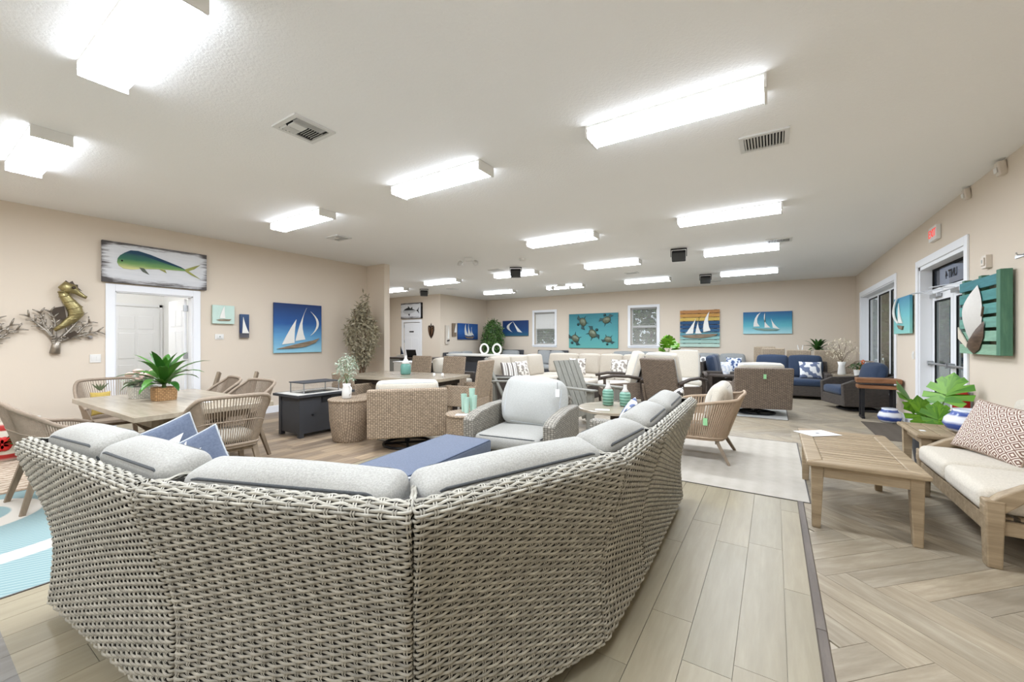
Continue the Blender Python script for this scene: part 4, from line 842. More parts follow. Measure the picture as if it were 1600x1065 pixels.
def swivel_chair(label, loc, rz, mat, cmat, w=.9, h=.8, d=.85, ha=.6, z0=.16, pipe=None, tagpos=None, group=None, round_back=False, name='swivel_chair', lean=8, cz=.04):
    r = thing(name, label, 'chair', loc, rz, group); b = d/2
    MB().b2((-w/2+.02,-b,z0),(w/2-.02,b-.08,z0+.2)).build('seat_frame', mat, r, bevel=.02)
    hp = h-z0; MB().box((0,b-.02+math.tan(R(lean))*hp*.3,z0+hp/2),(w,.075,hp),(R(-lean),0,0)).build('backrest', mat, r, bevel=.025)
    for s in (-1,1):
        P = [(-b,z0),(b-.06,z0),(b-.0,ha+.1),(b-.25,ha+.02),(-b*.6,ha),(-b-.02,ha-.08)]; MB().prism([(y,z) for y,z in P], .085, np.array([[0,0,1],[1,0,0],[0,1,0]]), (s*w/2-(.085 if s>0 else 0),0,0)).build('arm', mat, r, bevel=.02)
    cushion('seat_cushion', (w-.2,d-.12,.16), cmat, r, (0,-.07,z0+.28), r=.05, pipe=pipe)
    if round_back: cushion('back_cushion', (w-.24,.2,.44), cmat, r, (0,b-.14,z0+.58), (R(-12),0,0), r=.099, puff=.03, bulge=.05, pipe=pipe)
    else: cushion('back_cushion', (w-.2,.17,h-z0-.32+cz), cmat, r, (0,b-.15,(h+cz+z0+.34)/2), (R(-lean),0,0), r=.05, pipe=pipe)
    rg = MB(); rg.tube([(.3*math.cos(a),.3*math.sin(a),.018) for a in [2*PI*k/28 for k in range(28)]], .017, 8, True); rg.build('swivel_ring', M_BLACK, r, smooth=True)
    MB().lathe([(.03,.02),(.03,z0)],12).bar((-.3,0,.025),(.3,0,.025),.03,.02).bar((0,-.3,.025),(0,.3,.025),.03,.02).build('swivel_post', M_BLACK, r)
    if tagpos: price_tag(r, tagpos)
    return r
def deep_sofa(label, loc, rz, L, mat, cmat, arms=(1,1), d=.88, h=.78, ha=.6, n=2, pipe=None, z0=.07, group=None, name='outdoor_sofa', ch=.5, ct=.93, cat='sofa', legs=None):
    r = thing(name, label, cat, loc, rz, group); b = d/2
    MB().b2((-L/2+.01,-b+.02,z0),(L/2-.01,b-.04,.3)).build('seat_base', mat, r, bevel=.02)
    MB().box((0,b-.01,z0+(h-z0)/2),(L-.01,.07,h-z0),(R(-6),0,0)).build('backrest', mat, r, bevel=.02)
    x0, x1 = -L/2, L/2
    for s, a in ((-1,arms[0]),(1,arms[1])):
        if a:
            MB().b2((s*L/2,-b,z0),(s*(L/2-.12),b-.05,ha)).build('arm', mat, r, bevel=.03)
            if s < 0: x0 += .12
            else: x1 -= .12
    w = (x1-x0)/n
    for k in range(n):
        x = x0+(k+.5)*w; cushion('seat_cushion', (w-.012,d-.1,.15), cmat, r, (x,-.04,.375), r=.045, pipe=pipe)
        cushion('back_cushion', (w-.02,.18,ch), cmat, r, (x,b-.17,ct-ch/2), (R(-9),0,0), r=.06, puff=.02, bulge=.035, pipe=pipe)
    for sx in (-1,1):
        for sy in (-1,1): MB().box((sx*(L/2-.08),sy*(b-.1),.035),(.05,.05,.07)).build('foot', legs or M_BLACK, r)
    return r
def adirondack(label, loc, rz, group='grey adirondack chairs'):
    r = thing('adirondack_chair', label, 'chair', loc, rz, group); w = .58
    for k in range(5):
        x = -w/2+.055+k*.116; MB().bar((x,.16,.3),(x,.5,1.02),.104,.022,(0,1,0)).build('back_slat', M_POLY, r, bevel=.004)
    for k in range(5): MB().box((0,-.3+k*.105,.4-k*.028),(w,.095,.022),(R(-15),0,0)).build('seat_slat', M_POLY, r, bevel=.004)
    for s in (-1,1):
        MB().box((s*(w/2+.05),0,.62),(.13,.8,.026)).build('arm', M_POLY, r, bevel=.006)
        MB().b2((s*(w/2+.02),-.36,0),(s*(w/2+.055),-.24,.607)).build('front_leg', M_POLY, r); MB().bar((s*(w/2+.02),-.3,.35),(s*(w/2+.02),.42,.08),.03,.12).build('rear_leg', M_POLY, r); MB().bar((s*(w/2+.03),.3,.02),(s*(w/2+.03),.36,.607),.03,.07,(0,1,0)).build('arm_support', M_POLY, r)
    MB().box((0,.405,.72),(w,.03,.07)).build('back_rail', M_POLY, r)
    return r
def drum_table(label, loc, rt, rb, h, mat, top=None, name='drum_side_table'):
    r = thing(name, label, 'table', loc); MB().lathe([(rb-.01,0),(rb,.02),((rt+rb)/2+.01,h*.5),(rt-.01,h-.05),(rt-.005,h-.03)], 36).build('body', mat, r, smooth=False)
    MB().lathe([(rt-.012,h-.03),(rt,h-.022),(rt,h-.006),(rt-.01,h)], 36).build('table_top', top or mat, r); return r
# ---------------- left: dining set ----------------
t1 = thing('dining_table', 'rectangular brown stone-topped dining table by the left wall', 'table', (-5.16,1.6,0))
MB().b2((-.95,-.53,.7),(.95,.53,.745)).build('table_top', M_STONE, t1, bevel=.004); MB().b2((-.8,-.38,.62),(.8,.38,.70)).build('apron', M_LEGW, t1)
for sx in (-1,1):
    MB().bar((sx*.55,-.36,.02),(sx*.55,.3,.66),.09,.06).build('trestle_leg', M_LEGW, t1); MB().bar((sx*.55,.36,.02),(sx*.55,-.3,.66),.088,.058).build('trestle_leg', M_LEGW, t1); MB().b2((sx*.55-.045,-.42,0),(sx*.55+.045,.42,.04)).build('foot_rail', M_LEGW, t1)
MB().b2((-.55,-.03,.3),(.55,.03,.36)).build('stretcher', M_LEGW, t1)
G='taupe rope dining chairs around the left table'
rope_chair('taupe rope chair nearest the camera on the long side of the left dining table', (-5.12,.86,0), 182, group=G); rope_chair('taupe rope chair at the wall end of the left dining table, holding a yellow pillow', (-6.72,1.55,0), 90, group=G)
rope_chair('taupe rope chair at the right end of the left dining table, back to the camera', (-4.29,1.70,0), -96, group=G, cush=M_CREAM); rope_chair('taupe rope chair on the far side of the left table, left of the pair', (-6.0,2.16,0), -8, group=G); rope_chair('taupe rope chair on the far side of the left table, next to the fire table', (-5.26,2.18,0), 6, group=G)
pc = pillow('yellow pineapple pillow in the rope chair by the wall', .18,.28,.09, fabric('mustard_fabric',(184,158,84)), (-6.74,1.42,.6), (R(-12),0,R(90)))
for k in range(5): MB().tube([(0,0,.16),(.02*(k-2),-.01,.2),(.035*(k-2),-.02,.235)], [.012,.009,.003], 6).build('pineapple_leaf', plain('olive_felt',(84,92,60)) if 'olive_felt' not in MATS else MATS['olive_felt'], pc)
# slatted lounge frame behind the rope chairs
lf = thing('wooden_folding_lounge', 'brown wooden lounge frame behind the far rope chairs', 'chair', (-6.95,2.8,0), 40)
for s in (-1,1):
    MB().bar((s*.28,.3,.0),(s*.28,-.1,.5),.04,.06).build('leg', M_LEGW, lf); MB().bar((s*.28,.05,.25),(s*.28,.38,.84),.04,.06,(0,1,0)).build('back_post', M_LEGW, lf); MB().bar((s*.28,-.35,.0),(s*.28,.1,.42),.04,.06).build('leg', M_LEGW, lf); MB().b2((s*.25,-.35,.5),(s*.33,.25,.53)).build('arm', M_LEGW, lf)
for k in range(5): MB().box((0,-.3+k*.11,.36),(.54,.09,.02)).build('seat_slat', M_LEGW, lf)
# fire table
ft = thing('fire_table', 'charcoal fire pit table with a glass wind guard', 'table', (-5.74,3.5,0), 0)
MB().b2((-.26,-.38,.05),(.26,.38,.56)).build('body', M_CHAR, ft, bevel=.004)
for sx in (-1,1):
    for sy in (-1,1): MB().b2((sx*.21,sy*.33,0),(sx*.27,sy*.39,.56)).build('corner_post', M_CHAR, ft)
e = MB(); e.b2((-.32,-.45,.56),(.32,-.42,.595)).b2((-.32,.42,.56),(.32,.45,.595)).b2((-.32,-.42,.56),(-.29,.42,.595)).b2((.29,-.42,.56),(.32,.42,.595)); e.build('top_edge', M_CHAR, ft, bevel=.004)
tl = MB(); tl.b2((-.29,-.42,.565),(.29,-.24,.593)).b2((-.29,.24,.565),(.29,.42,.593)).b2((-.29,-.24,.565),(-.14,.24,.593)).b2((.14,-.24,.565),(.29,.24,.593)); tl.build('tile_top', M_TILE, ft)
MB().b2((-.14,-.24,.56),(.14,.24,.58)).build('burner_tray', M_BLACK, ft); MB().b2((.262,-.06,.46),(.272,.08,.54)).build('control_panel', M_BLACK, ft); MB().lathe([(.014,0),(.012,.02)],10).build('knob', M_BLACK, ft, (.262,-.2,.3), (0,PI/2,0))
gg = bpy.data.objects.new('wind_guard', None); COL.objects.link(gg); gg.parent = ft; gg.location = (0,0,.594)
for sx in (-1,1): MB().b2((sx*.17-.003,-.27,0),(sx*.17+.003,.27,.14)).build('pane', M_GLASS, gg)
for sy in (-1,1): MB().b2((-.166,sy*.27-.003,0),(.166,sy*.27+.003,.14)).build('pane', M_GLASS, gg)
for sx in (-1,1):
    for sy in (-1,1): MB().b2((sx*.172-.006,sy*.272-.006,0),(sx*.172+.006,sy*.272+.006,.142)).build('corner_clip', M_STEEL, gg)
MB().b2((-.19,-.29,.142),(.19,.29,.156)).build('burner_lid', M_CHAR, ft, (0,0,.594), bevel=.003)
d1t = drum_table('round brown wicker drum table with a white jug on it', (-4.86,3.47,0), .285,.225,.565, M_WBRN)
dk = drum_table('brown wicker drum table behind the fire table', (-5.3,4.18,0), .24,.2,.5, M_WBRN)
# brown swivel chair with cream cushion
swivel_chair('brown wicker swivel chair with cream cushion, back to the camera, beside the drum table', (-4.02,3.72,0), 228, M_WBRN, M_CREAM, w=.94, h=.77, d=.8, ha=.62, pipe=M_PIPEL, z0=.17, cz=.07, lean=5)
# second dining set
t2 = thing('dining_table', 'long greyed wood dining table with a green bottle on it', 'table', (-5.45,5.0,0), 8)
MB().b2((-1.0,-.54,.69),(1.0,.54,.745)).build('table_top', M_STONE, t2, bevel=.005); MB().b2((-.85,-.42,.6),(.85,.42,.69)).build('apron', M_ESPW, t2)
for sx in (-1,1):
    for sy in (-1,1): MB().b2((sx*.78-.04,sy*.36-.04,0),(sx*.78+.04,sy*.36+.04,.69)).build('leg', M_ESPW, t2)
G='brown wicker dining chairs at the long greyed table'
wicker_dining('brown wicker dining chair at the right end of the long greyed table, seen from behind', (-4.22,5.25,0), -80, M_WBRN, 1.02, .54, group=G, cush=M_CREAM); wicker_dining('brown wicker dining chair behind the green bottle at the greyed table', (-6.1,5.75,0), 2, M_WBRN, 1.02, .52, group=G, cush=M_CREAM)
wicker_dining('brown wicker dining chair beyond the greyed table, next to the end chair', (-5.35,5.92,0), 6, M_WBRN, 1.02, .52, group=G, cush=M_CREAM); wicker_dining('brown wicker dining chair with cream seat, left near side of the greyed table', (-6.05,4.45,0), 184, M_WBRN, .8, .5, group=G, cush=M_CREAM)
# armchair, side table, bench, round table
drum_table('small round brown wicker table with mint cups beside the grey armchair', (-3.03,3.74,0), .26,.2,.5, M_WBRN)
ac = thing('wicker_armchair', 'grey wicker armchair with a pale blue cushion set on its back', 'chair', (-2.22,3.66,0), 8)
MB().b2((-.34,-.38,.06),(.34,.36,.27)).build('seat_base', M_WGREY, ac, bevel=.02); MB().box((0,.4,.4),(.8,.08,.68),(R(-6),0,0)).build('backrest', M_WGREY, ac, bevel=.03)
for s in (-1,1):
    P = [(-.4,.06),(.42,.06),(.42,.645),(.1,.65),(-.22,.62),(-.36,.585),(-.41,.555)]; MB().prism(P, .12, np.array([[0,0,1],[1,0,0],[0,1,0]]), (s*.43-.06,0,0)).build('arm', M_WGREY, ac, bevel=.018)
    for y in (-.34,.36): MB().box((s*.38,y,.03),(.06,.06,.06)).build('foot', M_WALU, ac)
cushion('seat_cushion', (.7,.74,.16), M_CUSH, ac, (0,-.06,.35), r=.05, pipe=M_PIPE); cushion('back_cushion', (.66,.18,.52), M_AQUAC, ac, (.03,.24,.67), (R(-14),R(4),R(4)), r=.08, puff=.03, bulge=.05, pipe=M_PIPEL); price_tag(ac, (.34,.12,.86), 0, M_PAPER)
bn = thing('ottoman_bench', 'long wicker ottoman with a slate blue cushion inside the sectional', 'ottoman', (-2.33,2.28,0), 6)
MB().b2((-.24,-.68,.05),(.24,.68,.33)).build('base', M_WGREY, bn, bevel=.02); cushion('cushion', (.5,1.4,.12), M_BLUE, bn, (0,0,.392), r=.02, puff=.006, bulge=.003, pipe=M_NAVY, pr=.005)
for sx in (-1,1):
    for sy in (-1,1): MB().box((sx*.19,sy*.62,.025),(.05,.05,.05)).build('foot', M_WALU, bn)
rt = thing('round_coffee_table', 'round grey stone-topped table with two green bottles', 'table', (-1.6,4.78,0)); MB().lathe([(.42,.515),(.44,.52),(.44,.545),(.43,.55)], 48).build('table_top', M_STONE, rt); MB().lathe([(.3,0),(.3,.03),(.07,.06),(.06,.48),(.2,.515)], 28).build('pedestal', M_ESPW, rt)
adirondack('grey adirondack chair right of the pale blue cushion, facing the round table', (-2.43,6.0,0), 72); adirondack('grey adirondack chair mostly hidden behind the armchair cushion, seen edge-on', (-4.12,6.4,0), 123)
# rope lounge chair
rk = rope_chair('sand coloured rope lounge chair with slatted sides beside the sectional end', (-.78,5.3,0), -90, n=92, rr=.0075, mat=M_ROPE2, rail=M_ROPE2, legs=M_LEGW, w=.86, d=.8, hb=.74, ha=.62, sz=.27, leg_r=.038)
cushion('seat_cushion', (.68,.66,.12), M_CREAM, rk, (0,-.04,.37), r=.04, pipe=M_PIPEL); cushion('back_cushion', (.66,.17,.46), M_CREAM, rk, (0,.24,.63), (R(-12),0,0), r=.08, puff=.02, bulge=.06, pipe=M_PIPE, pr=.004); price_tag(rk, (.42,.15,.52), 90)
# ---------------- right side: coffee table, teak sofa, end table ----------------
ct = thing('coffee_table', 'weathered teak coffee table with a slatted top, right foreground', 'table', (.525,4.27,0))
hw_, hl2, zt = .325, .665, .485
for s in (-1,1):
    MB().prism([(s*hw_,-hl2),(s*hw_,hl2),(s*(hw_-.1),hl2-.1),(s*(hw_-.1),-hl2+.1)], .035, None, (0,0,zt-.035)).build('frame_board', M_TEAK, ct, bevel=.01)
    MB().prism([(-hw_,s*hl2),(hw_,s*hl2),(hw_-.1,s*(hl2-.1)),(-hw_+.1,s*(hl2-.1))], .035, None, (0,0,zt-.035)).build('frame_board', M_TEAK, ct, bevel=.01)
n = 15; p = (2*hl2-.2)/n
for k in range(n): MB().b2((-hw_+.1,-hl2+.1+k*p+.008,zt-.033),(hw_-.1,-hl2+.1+(k+1)*p-.008,zt-.003)).build('slat', M_TEAK, ct, bevel=.004)
for sx in (-1,1):
    MB().b2((sx*(hw_-.06),-hl2+.08,zt-.11),(sx*(hw_-.035),hl2-.08,zt-.035)).build('apron', M_TEAK, ct)
    for sy in (-1,1): MB().bar((sx*(hw_-.065),sy*(hl2-.075),zt-.035),(sx*(hw_-.058),sy*(hl2-.07),0),.075,.075,(0,1,0),.05,.05).build('leg', M_TEAK, ct, bevel=.006)
for sy in (-1,1): MB().b2((-hw_+.1,sy*(hl2-.06),zt-.11),(hw_-.1,sy*(hl2-.035),zt-.035)).build('apron', M_TEAK, ct)
pp = MB().b2((-.11,-.15,0),(.11,.15,.001)).build('price_sheet', M_PAPER, None, (.34,4.72,.4865), (0,0,R(-50))); tag(pp, 'white price sheet lying on the teak coffee table', 'paper'); MB().b2((-.015,-.02,.001),(.015,.02,.0014)).build('printed_mark', M_BLACK, pp)
ws = thing('teak_sofa', 'weathered teak sofa with thick cream seat cushions at the right edge', 'sofa', (1.1,4.2,0))   # local: +x towards the wall
for y, top_ in ((-.6,1),(.72,1)):
    MB().bar((.0,y,.0),(.0,y,.40),.065,.075,(0,1,0),.085,.09).build('front_leg', M_TEAK, ws, bevel=.008); MB().bar((.62,y,0),(.68,y,.75),.06,.06,(0,1,0)).build('rear_leg', M_TEAK, ws, bevel=.008)
    P = [(-.045,.36),(.03,.44),(.12,.50),(.25,.56),(.42,.6),(.66,.615),(.66,.565),(.42,.545),(.26,.50),(.15,.44),(.05,.34),(-.045,.30)]
    MB().prism(P, .075, np.array([[1,0,0],[0,0,-1],[0,1,0]]), (0,y+.0375,0)).build('arm', M_TEAK, ws, bevel=.008)
MB().b2((-.03,-.56,.2),(.0,.68,.3)).build('front_rail', M_TEAK, ws, bevel=.006); MB().b2((.6,-.56,.2),(.63,.68,.3)).build('rear_rail', M_TEAK, ws)
for y in (-.6,.72): MB().b2((0,y-.015,.2),(.62,y+.015,.28)).build('side_rail', M_TEAK, ws)
for k in range(6): MB().b2((.02+k*.1,-.58,.285),(.09+k*.1,.7,.3)).build('seat_slat', M_TEAK, ws)
for k in range(7): MB().bar((.64,-.5+k*.18,.3),(.69,-.5+k*.18,.78),.05,.02,(1,0,0)).build('back_slat', M_TEAK, ws)
MB().b2((.66,-.62,.76),(.7,.74,.84)).build('back_rail', M_TEAK, ws)
for y in (-.26,.37): cushion('seat_cushion', (.62,.62,.15), M_CREAM, ws, (.26,y,.378), r=.05, puff=.012, bulge=.008)
cushion('back_cushion', (.14,.6,.44), M_CREAM, ws, (.54,-.26,.67), (0,R(8),0), r=.05)
cushion('back_cushion', (.14,.6,.44), M_CREAM, ws, (.54,.37,.67), (0,R(8),0), r=.05)
def lattice():
    t = NT('brown_lattice_print'); v = t.coord('UV',(1/.072,1/.072,1)); sx = t.n('SeparateXYZ'); t.l(v, sx.inputs[0])
    fx = t.math('ABSOLUTE', t.math('SUBTRACT', t.math('FRACT', sx.outputs[0]), .5)); fy = t.math('ABSOLUTE', t.math('SUBTRACT', t.math('FRACT', sx.outputs[1]), .5))
    d = t.math('ADD', fx, fy); e = t.math('MAXIMUM', fx, fy)
    a = t.math('LESS_THAN', t.math('ABSOLUTE', t.math('SUBTRACT', d, .36)), .075); b = t.math('LESS_THAN', d, .13); c = t.math('GREATER_THAN', d, .84); g = t.math('LESS_THAN', t.math('ABSOLUTE', t.math('SUBTRACT', d, .62)), .06)
    return t.fin(t.mix(t.math('MINIMUM', t.math('ADD', t.math('ADD', a, b), t.math('ADD', c, g)), 1), s2l((128,98,86)), s2l((226,216,204))), .9, 0, .1)
pillow('large brown and cream lattice print pillow on the teak sofa', .56,.42,.17, lattice(), (1.44,4.62,.655), (R(-24),R(4),R(-68)), fabric('tan_edge',(168,146,128)))
et = thing('end_table', 'weathered teak slatted end table carrying the blue white vase', 'table', (1.42,5.4,0))
for k in range(5): MB().b2((-.28+k*.115,-.3,.48),(-.28+k*.115+.105,.3,.505)).build('slat', M_TEAK, et, bevel=.005)
for s in (-1,1): MB().b2((-.31,s*.3,.47),(.31,s*.36,.505)).build('frame_board', M_TEAK, et, bevel=.012)
MB().b2((-.34,-.36,.47),(-.285,.36,.505)).build('frame_board', M_TEAK, et, bevel=.012)
for sx in (-1,1):
    for sy in (-1,1): MB().bar((sx*.27,sy*.3,.47),(sx*.27,sy*.3,0),.07,.07,(0,1,0),.05,.05).build('leg', M_TEAK, et)
MB().b2((-.26,-.28,.4),(.26,-.26,.47)).b2((-.26,.26,.4),(.26,.28,.47)).b2((-.28,-.26,.4),(-.26,.26,.47)).build('apron', M_TEAK, et); tg = MB().b2((-.02,-.03,0),(.02,.03,.001)).build('price_card', M_PAPER, None, (1.17,5.28,.5065)); tag(tg, 'tiny white price card on the teak end table corner', 'card')
# ---------------- right middle ground ----------------
swivel_chair('walnut wicker swivel chair with cream cushion and green tag, back to the camera', (-.28,8.85,0), 196, M_WMID, M_CREAM, w=.92, h=.87, d=.84, ha=.56, z0=.13, pipe=M_PIPEL, tagpos=(0,.55,.78), cz=.06)
def recliner(label, loc, rz):
    r = thing('wicker_recliner', label, 'chair', loc, rz, 'walnut wicker recliners with cream cushions'); w=.72
    MB().b2((-w/2,-.4,.16),(w/2,.3,.34)).build('seat_frame', M_WMID, r, bevel=.02); MB().box((0,.42,.6),(w,.09,.86),(R(-16),0,0)).build('backrest', M_WMID, r, bevel=.03)
    for s in (-1,1):
        MB().prism([(-.4,.16),(.38,.16),(.46,.5),(.3,.5),(-.36,.46)], .05, np.array([[0,0,1],[1,0,0],[0,1,0]]), (s*(w/2+.01)-.025,0,0)).build('side_panel', M_WMID, r, bevel=.015)
        MB().tube([(s*(w/2+.05),.42,.56),(s*(w/2+.05),.1,.62),(s*(w/2+.05),-.2,.63),(s*(w/2+.05),-.46,.58)], .032, 8, flat=1.3).build('arm', M_ESPW, r, smooth=True)
        MB().bar((s*(w/2+.05),-.38,.6),(s*(w/2+.05),-.36,0),.05,.05,(0,1,0)).build('leg', M_ESPW, r); MB().bar((s*(w/2+.05),.34,.58),(s*(w/2+.05),.4,0),.05,.05,(0,1,0)).build('leg', M_ESPW, r)
    cushion('seat_cushion', (w-.06,.7,.13), M_CREAM, r, (0,-.08,.41), r=.05, pipe=M_PIPEL); cushion('back_cushion', (w-.06,.15,.68), M_CREAM, r, (0,.3,.78), (R(-16),0,0), r=.055, pipe=M_PIPEL)
    return r
recliner('walnut wicker recliner facing left, with a tall cushion, behind the green bottles', (-2.75,8.5,0), -62); recliner('walnut wicker recliner seen from behind, left of the rope lounge chair', (-1.65,8.35,0), 158)
recliner('walnut wicker recliner facing the camera behind the one seen from behind', (-1.72,10.0,0), 12)
# blue sectional
deep_sofa('espresso wicker loveseat with navy cushions and a leaf print pillow', (.36,11.86,0), 0, 1.45, M_WDK, M_NAVY, (0,1), n=2, h=.84, ct=.98, ch=.52); deep_sofa('navy cushioned sectional section behind the walnut swivel chair', (-1.05,11.7,0), 90, 1.35, M_WDK, M_NAVY, (1,0), n=2, h=.82, ct=.96)
def leafprint(name, a, b, s=14):
    t = NT(name); v = t.coord('UV'); n = t.noise(v, s, 1, .4); return t.fin(t.ramp(n, [(.47,s2l(a)),(.50,s2l(b))]), .9, 0, .1)
pillow('white and navy leaf print pillow on the navy loveseat', .44,.4,.15, leafprint('navy_leaf_print',(108,118,142),(228,228,226),8), (.72,11.74,.66), (R(-18),0,R(6)))
pillow('white fringed throw pillow on the navy sectional behind the swivel chair', .42,.4,.15, leafprint('pale_print',(206,212,222),(238,238,236)), (-.95,11.1,.64), (R(-16),0,R(70)))
swivel_chair('espresso wicker swivel chair with a round navy back cushion by the window', (1.36,10.35,0), -70, M_WDK, M_NAVY, w=.84, h=.72, d=.84, ha=.6, z0=.1, round_back=True, name='wicker_swivel_armchair', tagpos=None)
cs = thing('live_edge_console', 'acacia plank side table on black legs in front of the navy chair', 'table', (1.5,9.32,0))
MB().prism([(-.3,-.17),(-.28,.16),(0,.18),(.28,.17),(.31,-.02),(.29,-.18),(.05,-.15)], .075, None, (0,0,.62)).build('table_top', M_LIVE, cs, bevel=.012); MB().prism([(-.28,-.15),(-.27,.13),(.27,.14),(.28,-.14)], .06, None, (0,0,.52)).build('lower_plank', M_LIVE, cs, bevel=.01)
for s in (-1,1): MB().b2((s*.2-.02,-.13,.02),(s*.2+.02,-.09,.52)).b2((s*.2-.02,.09,.02),(s*.2+.02,.13,.52)).b2((s*.2-.02,-.16,0),(s*.2+.02,.16,.04)).build('leg_frame', M_BLACK, cs)
MB().b2((-.2,-.02,.1),(.2,.02,.13)).build('stretcher', M_BLACK, cs)
# far dining set
fd = thing('dining_table', 'tan wicker dining table at the far right corner with the potted dracaena', 'table', (.85,13.42,0)); MB().b2((-.62,-.36,.7),(.62,.36,.745)).build('table_top', M_STONE, fd, bevel=.005)
for sx in (-1,1):
    for sy in (-1,1): MB().b2((sx*.55-.04,sy*.3-.03,0),(sx*.55+.04,sy*.3+.03,.7)).build('leg', M_WTAN, fd)
G='tan wicker dining chairs in the far right corner'
wicker_dining('tan wicker chair at the far set, partly hidden by a nearer one', (.54,12.86,0), 178, M_WTAN, 1.1, .5, False, G); wicker_dining('nearest tan wicker chair at the far right dining set', (1.08,12.78,0), 186, M_WTAN, 1.1, .56, False, G)
wicker_dining('tan wicker chair left of the far dining set by the back wall', (-.06,12.76,0), 188, M_WTAN, 1.14, .5, False, G); wicker_dining('tan wicker chair behind the left far chair, top edge only', (-.25,13.45,0), 186, M_WTAN, 1.17, .5, False, G)
rope_chair('brown rope chair tucked in the corner by the big window', (1.46,12.12,0), -60, n=40, group=None)
# ---------------- centre: cream sectional and far sofas ----------------
G='cream cushioned sectional in the centre'
deep_sofa('near left run of the cream sectional with a striped pillow on its arm end', (-5.02,8.42,0), 90, 2.5, M_WDK, M_BEIGE, (1,0), n=3, h=.86, ct=.98, ch=.54, group=G); deep_sofa('corner unit of the cream sectional', (-5.0,10.2,0), 0, .9, M_WDK, M_BEIGE, (0,0), n=1, h=.86, ct=.98, ch=.54, group=G)
deep_sofa('back run of the cream sectional with leaf print pillows, facing the camera', (-3.55,10.2,0), 0, 1.98, M_WDK, M_BEIGE, (0,1), n=3, h=.86, ct=.98, ch=.54, group=G)
LP = leafprint('grey_leaf_print',(150,142,132),(222,216,206),14)
def stripes():
    t = NT('grey_stripe_print'); v = t.coord('UV',(1/.12,1,1)); sx = t.n('SeparateXYZ'); t.l(v, sx.inputs[0]); f = t.math('FRACT', sx.outputs[0]); return t.fin(t.ramp(f, [(0,s2l((120,112,106))),(.32,s2l((232,228,220))),(.62,s2l((170,162,154))),(.8,s2l((232,228,220)))], 'CONSTANT'), .9, 0, .1)
ST = stripes()
pillow('grey striped pillow at the near arm of the cream sectional', .42,.42,.15, ST, (-4.95,7.6,.66), (R(-18),0,R(60))); pillow('leaf print pillow beside the striped one on the cream sectional', .42,.42,.15, LP, (-5.0,8.2,.66), (R(-18),0,R(75)))
pillow('leaf print pillow in the corner of the cream sectional', .46,.44,.16, LP, (-4.35,9.92,.67), (R(-16),0,R(12))); pillow('leaf print pillow right on the back run of the cream sectional', .44,.42,.16, LP, (-3.25,9.96,.67), (R(-16),0,R(-4))); pillow('striped pillow at the right arm of the cream sectional', .42,.42,.15, ST, (-2.86,9.9,.66), (R(-16),0,R(-22)))
ctm = thing('cream_ottoman', 'low cream ottoman in front of the cream sectional', 'ottoman', (-3.9,8.9,0)); MB().b2((-.4,-.4,0),(.4,.4,.3)).build('base', M_WDK, ctm, bevel=.02); cushion('cushion', (.8,.8,.14), M_BEIGE, ctm, (0,0,.37), r=.04)
deep_sofa('espresso wicker chair with a white pillow behind the end dining chair', (-6.45,7.35,0), 90, .8, M_WDK, M_CREAM, (1,1), n=1, h=.82, ct=.92, name='wicker_club_chair', cat='chair')
pillow('white palm print pillow on the espresso wicker chair', .4,.4,.14, leafprint('palm_print',(140,140,132),(236,234,228)), (-6.4,7.3,.66), (R(-16),0,R(75)))
wp = MB().lathe([(.11,0),(.12,.02),(.14,.26),(.13,.26),(.12,.04)], 24, cap=False).build('white_planter', M_PAPER, None, (-5.78,7.8,0), smooth=False); tag(wp, 'plain white planter on the floor beside the cream sectional', 'planter')
G='grey sofas along the back wall'
deep_sofa('grey cushioned sofa along the back wall right of the monstera pot', (-1.75,13.35,0), 0, 2.1, M_WDK, M_GREYC, (1,0), n=3, h=.86, ct=.95, group=G); deep_sofa('grey sofa under the first back window', (-7.05,13.35,0), 0, 1.3, M_CHAR, M_GREYC, (1,1), n=2, h=.98, ct=.96, group=G)
deep_sofa('grey cushioned sofa behind the cream sectional, under the second back window', (-3.9,13.35,0), 0, 1.7, M_WDK, M_GREYC, (1,1), n=2, h=.9, ct=.97, group=G); deep_sofa('grey sofa in the far left corner before the bamboo', (-8.75,13.2,0), 0, 1.0, M_CHAR, M_GREYC, (1,1), n=1, h=.98, ct=.95, group=G)
deep_sofa('dark grey low sofa along the far side wall under the blue canvas', (-9.75,11.98,0), 90, 1.55, M_CHAR, M_GREYC, (1,1), n=2, h=.9, ct=.92, group=G)
def chainprint():
    t = NT('black_white_chain_print'); v = t.coord('UV',(1/.2,1/.2,1)); sx = t.n('SeparateXYZ'); t.l(v, sx.inputs[0]); fx = t.math('SUBTRACT', t.math('FRACT', sx.outputs[0]), .5); fy = t.math('SUBTRACT', t.math('FRACT', sx.outputs[1]), .5)
    d = t.math('SQRT', t.math('ADD', t.math('MULTIPLY', fx, fx), t.math('MULTIPLY', fy, fy))); a = t.math('LESS_THAN', t.math('ABSOLUTE', t.math('SUBTRACT', d, .36)), .11); return t.fin(t.mix(a, s2l((118,118,118)), s2l((234,234,232))), .9, 0, .1)
pillow('grey pillow with white chain rings on the back wall sofa', .44,.4,.15, chainprint(), (-1.62,13.05,.68), (R(-14),0,0)); pillow('blue patterned pillow at the right end of the back wall sofa', .4,.4,.14, leafprint('blue_print',(80,100,140),(220,224,230)), (-.95,13.05,.67), (R(-14),0,0))
sst = thing('side_table', 'small dark wood side table between recliner and grey sofa', 'table', (-1.0,10.75,0)); MB().b2((-.3,-.25,.5),(.3,.25,.545)).build('table_top', M_ESPW, sst, bevel=.006)
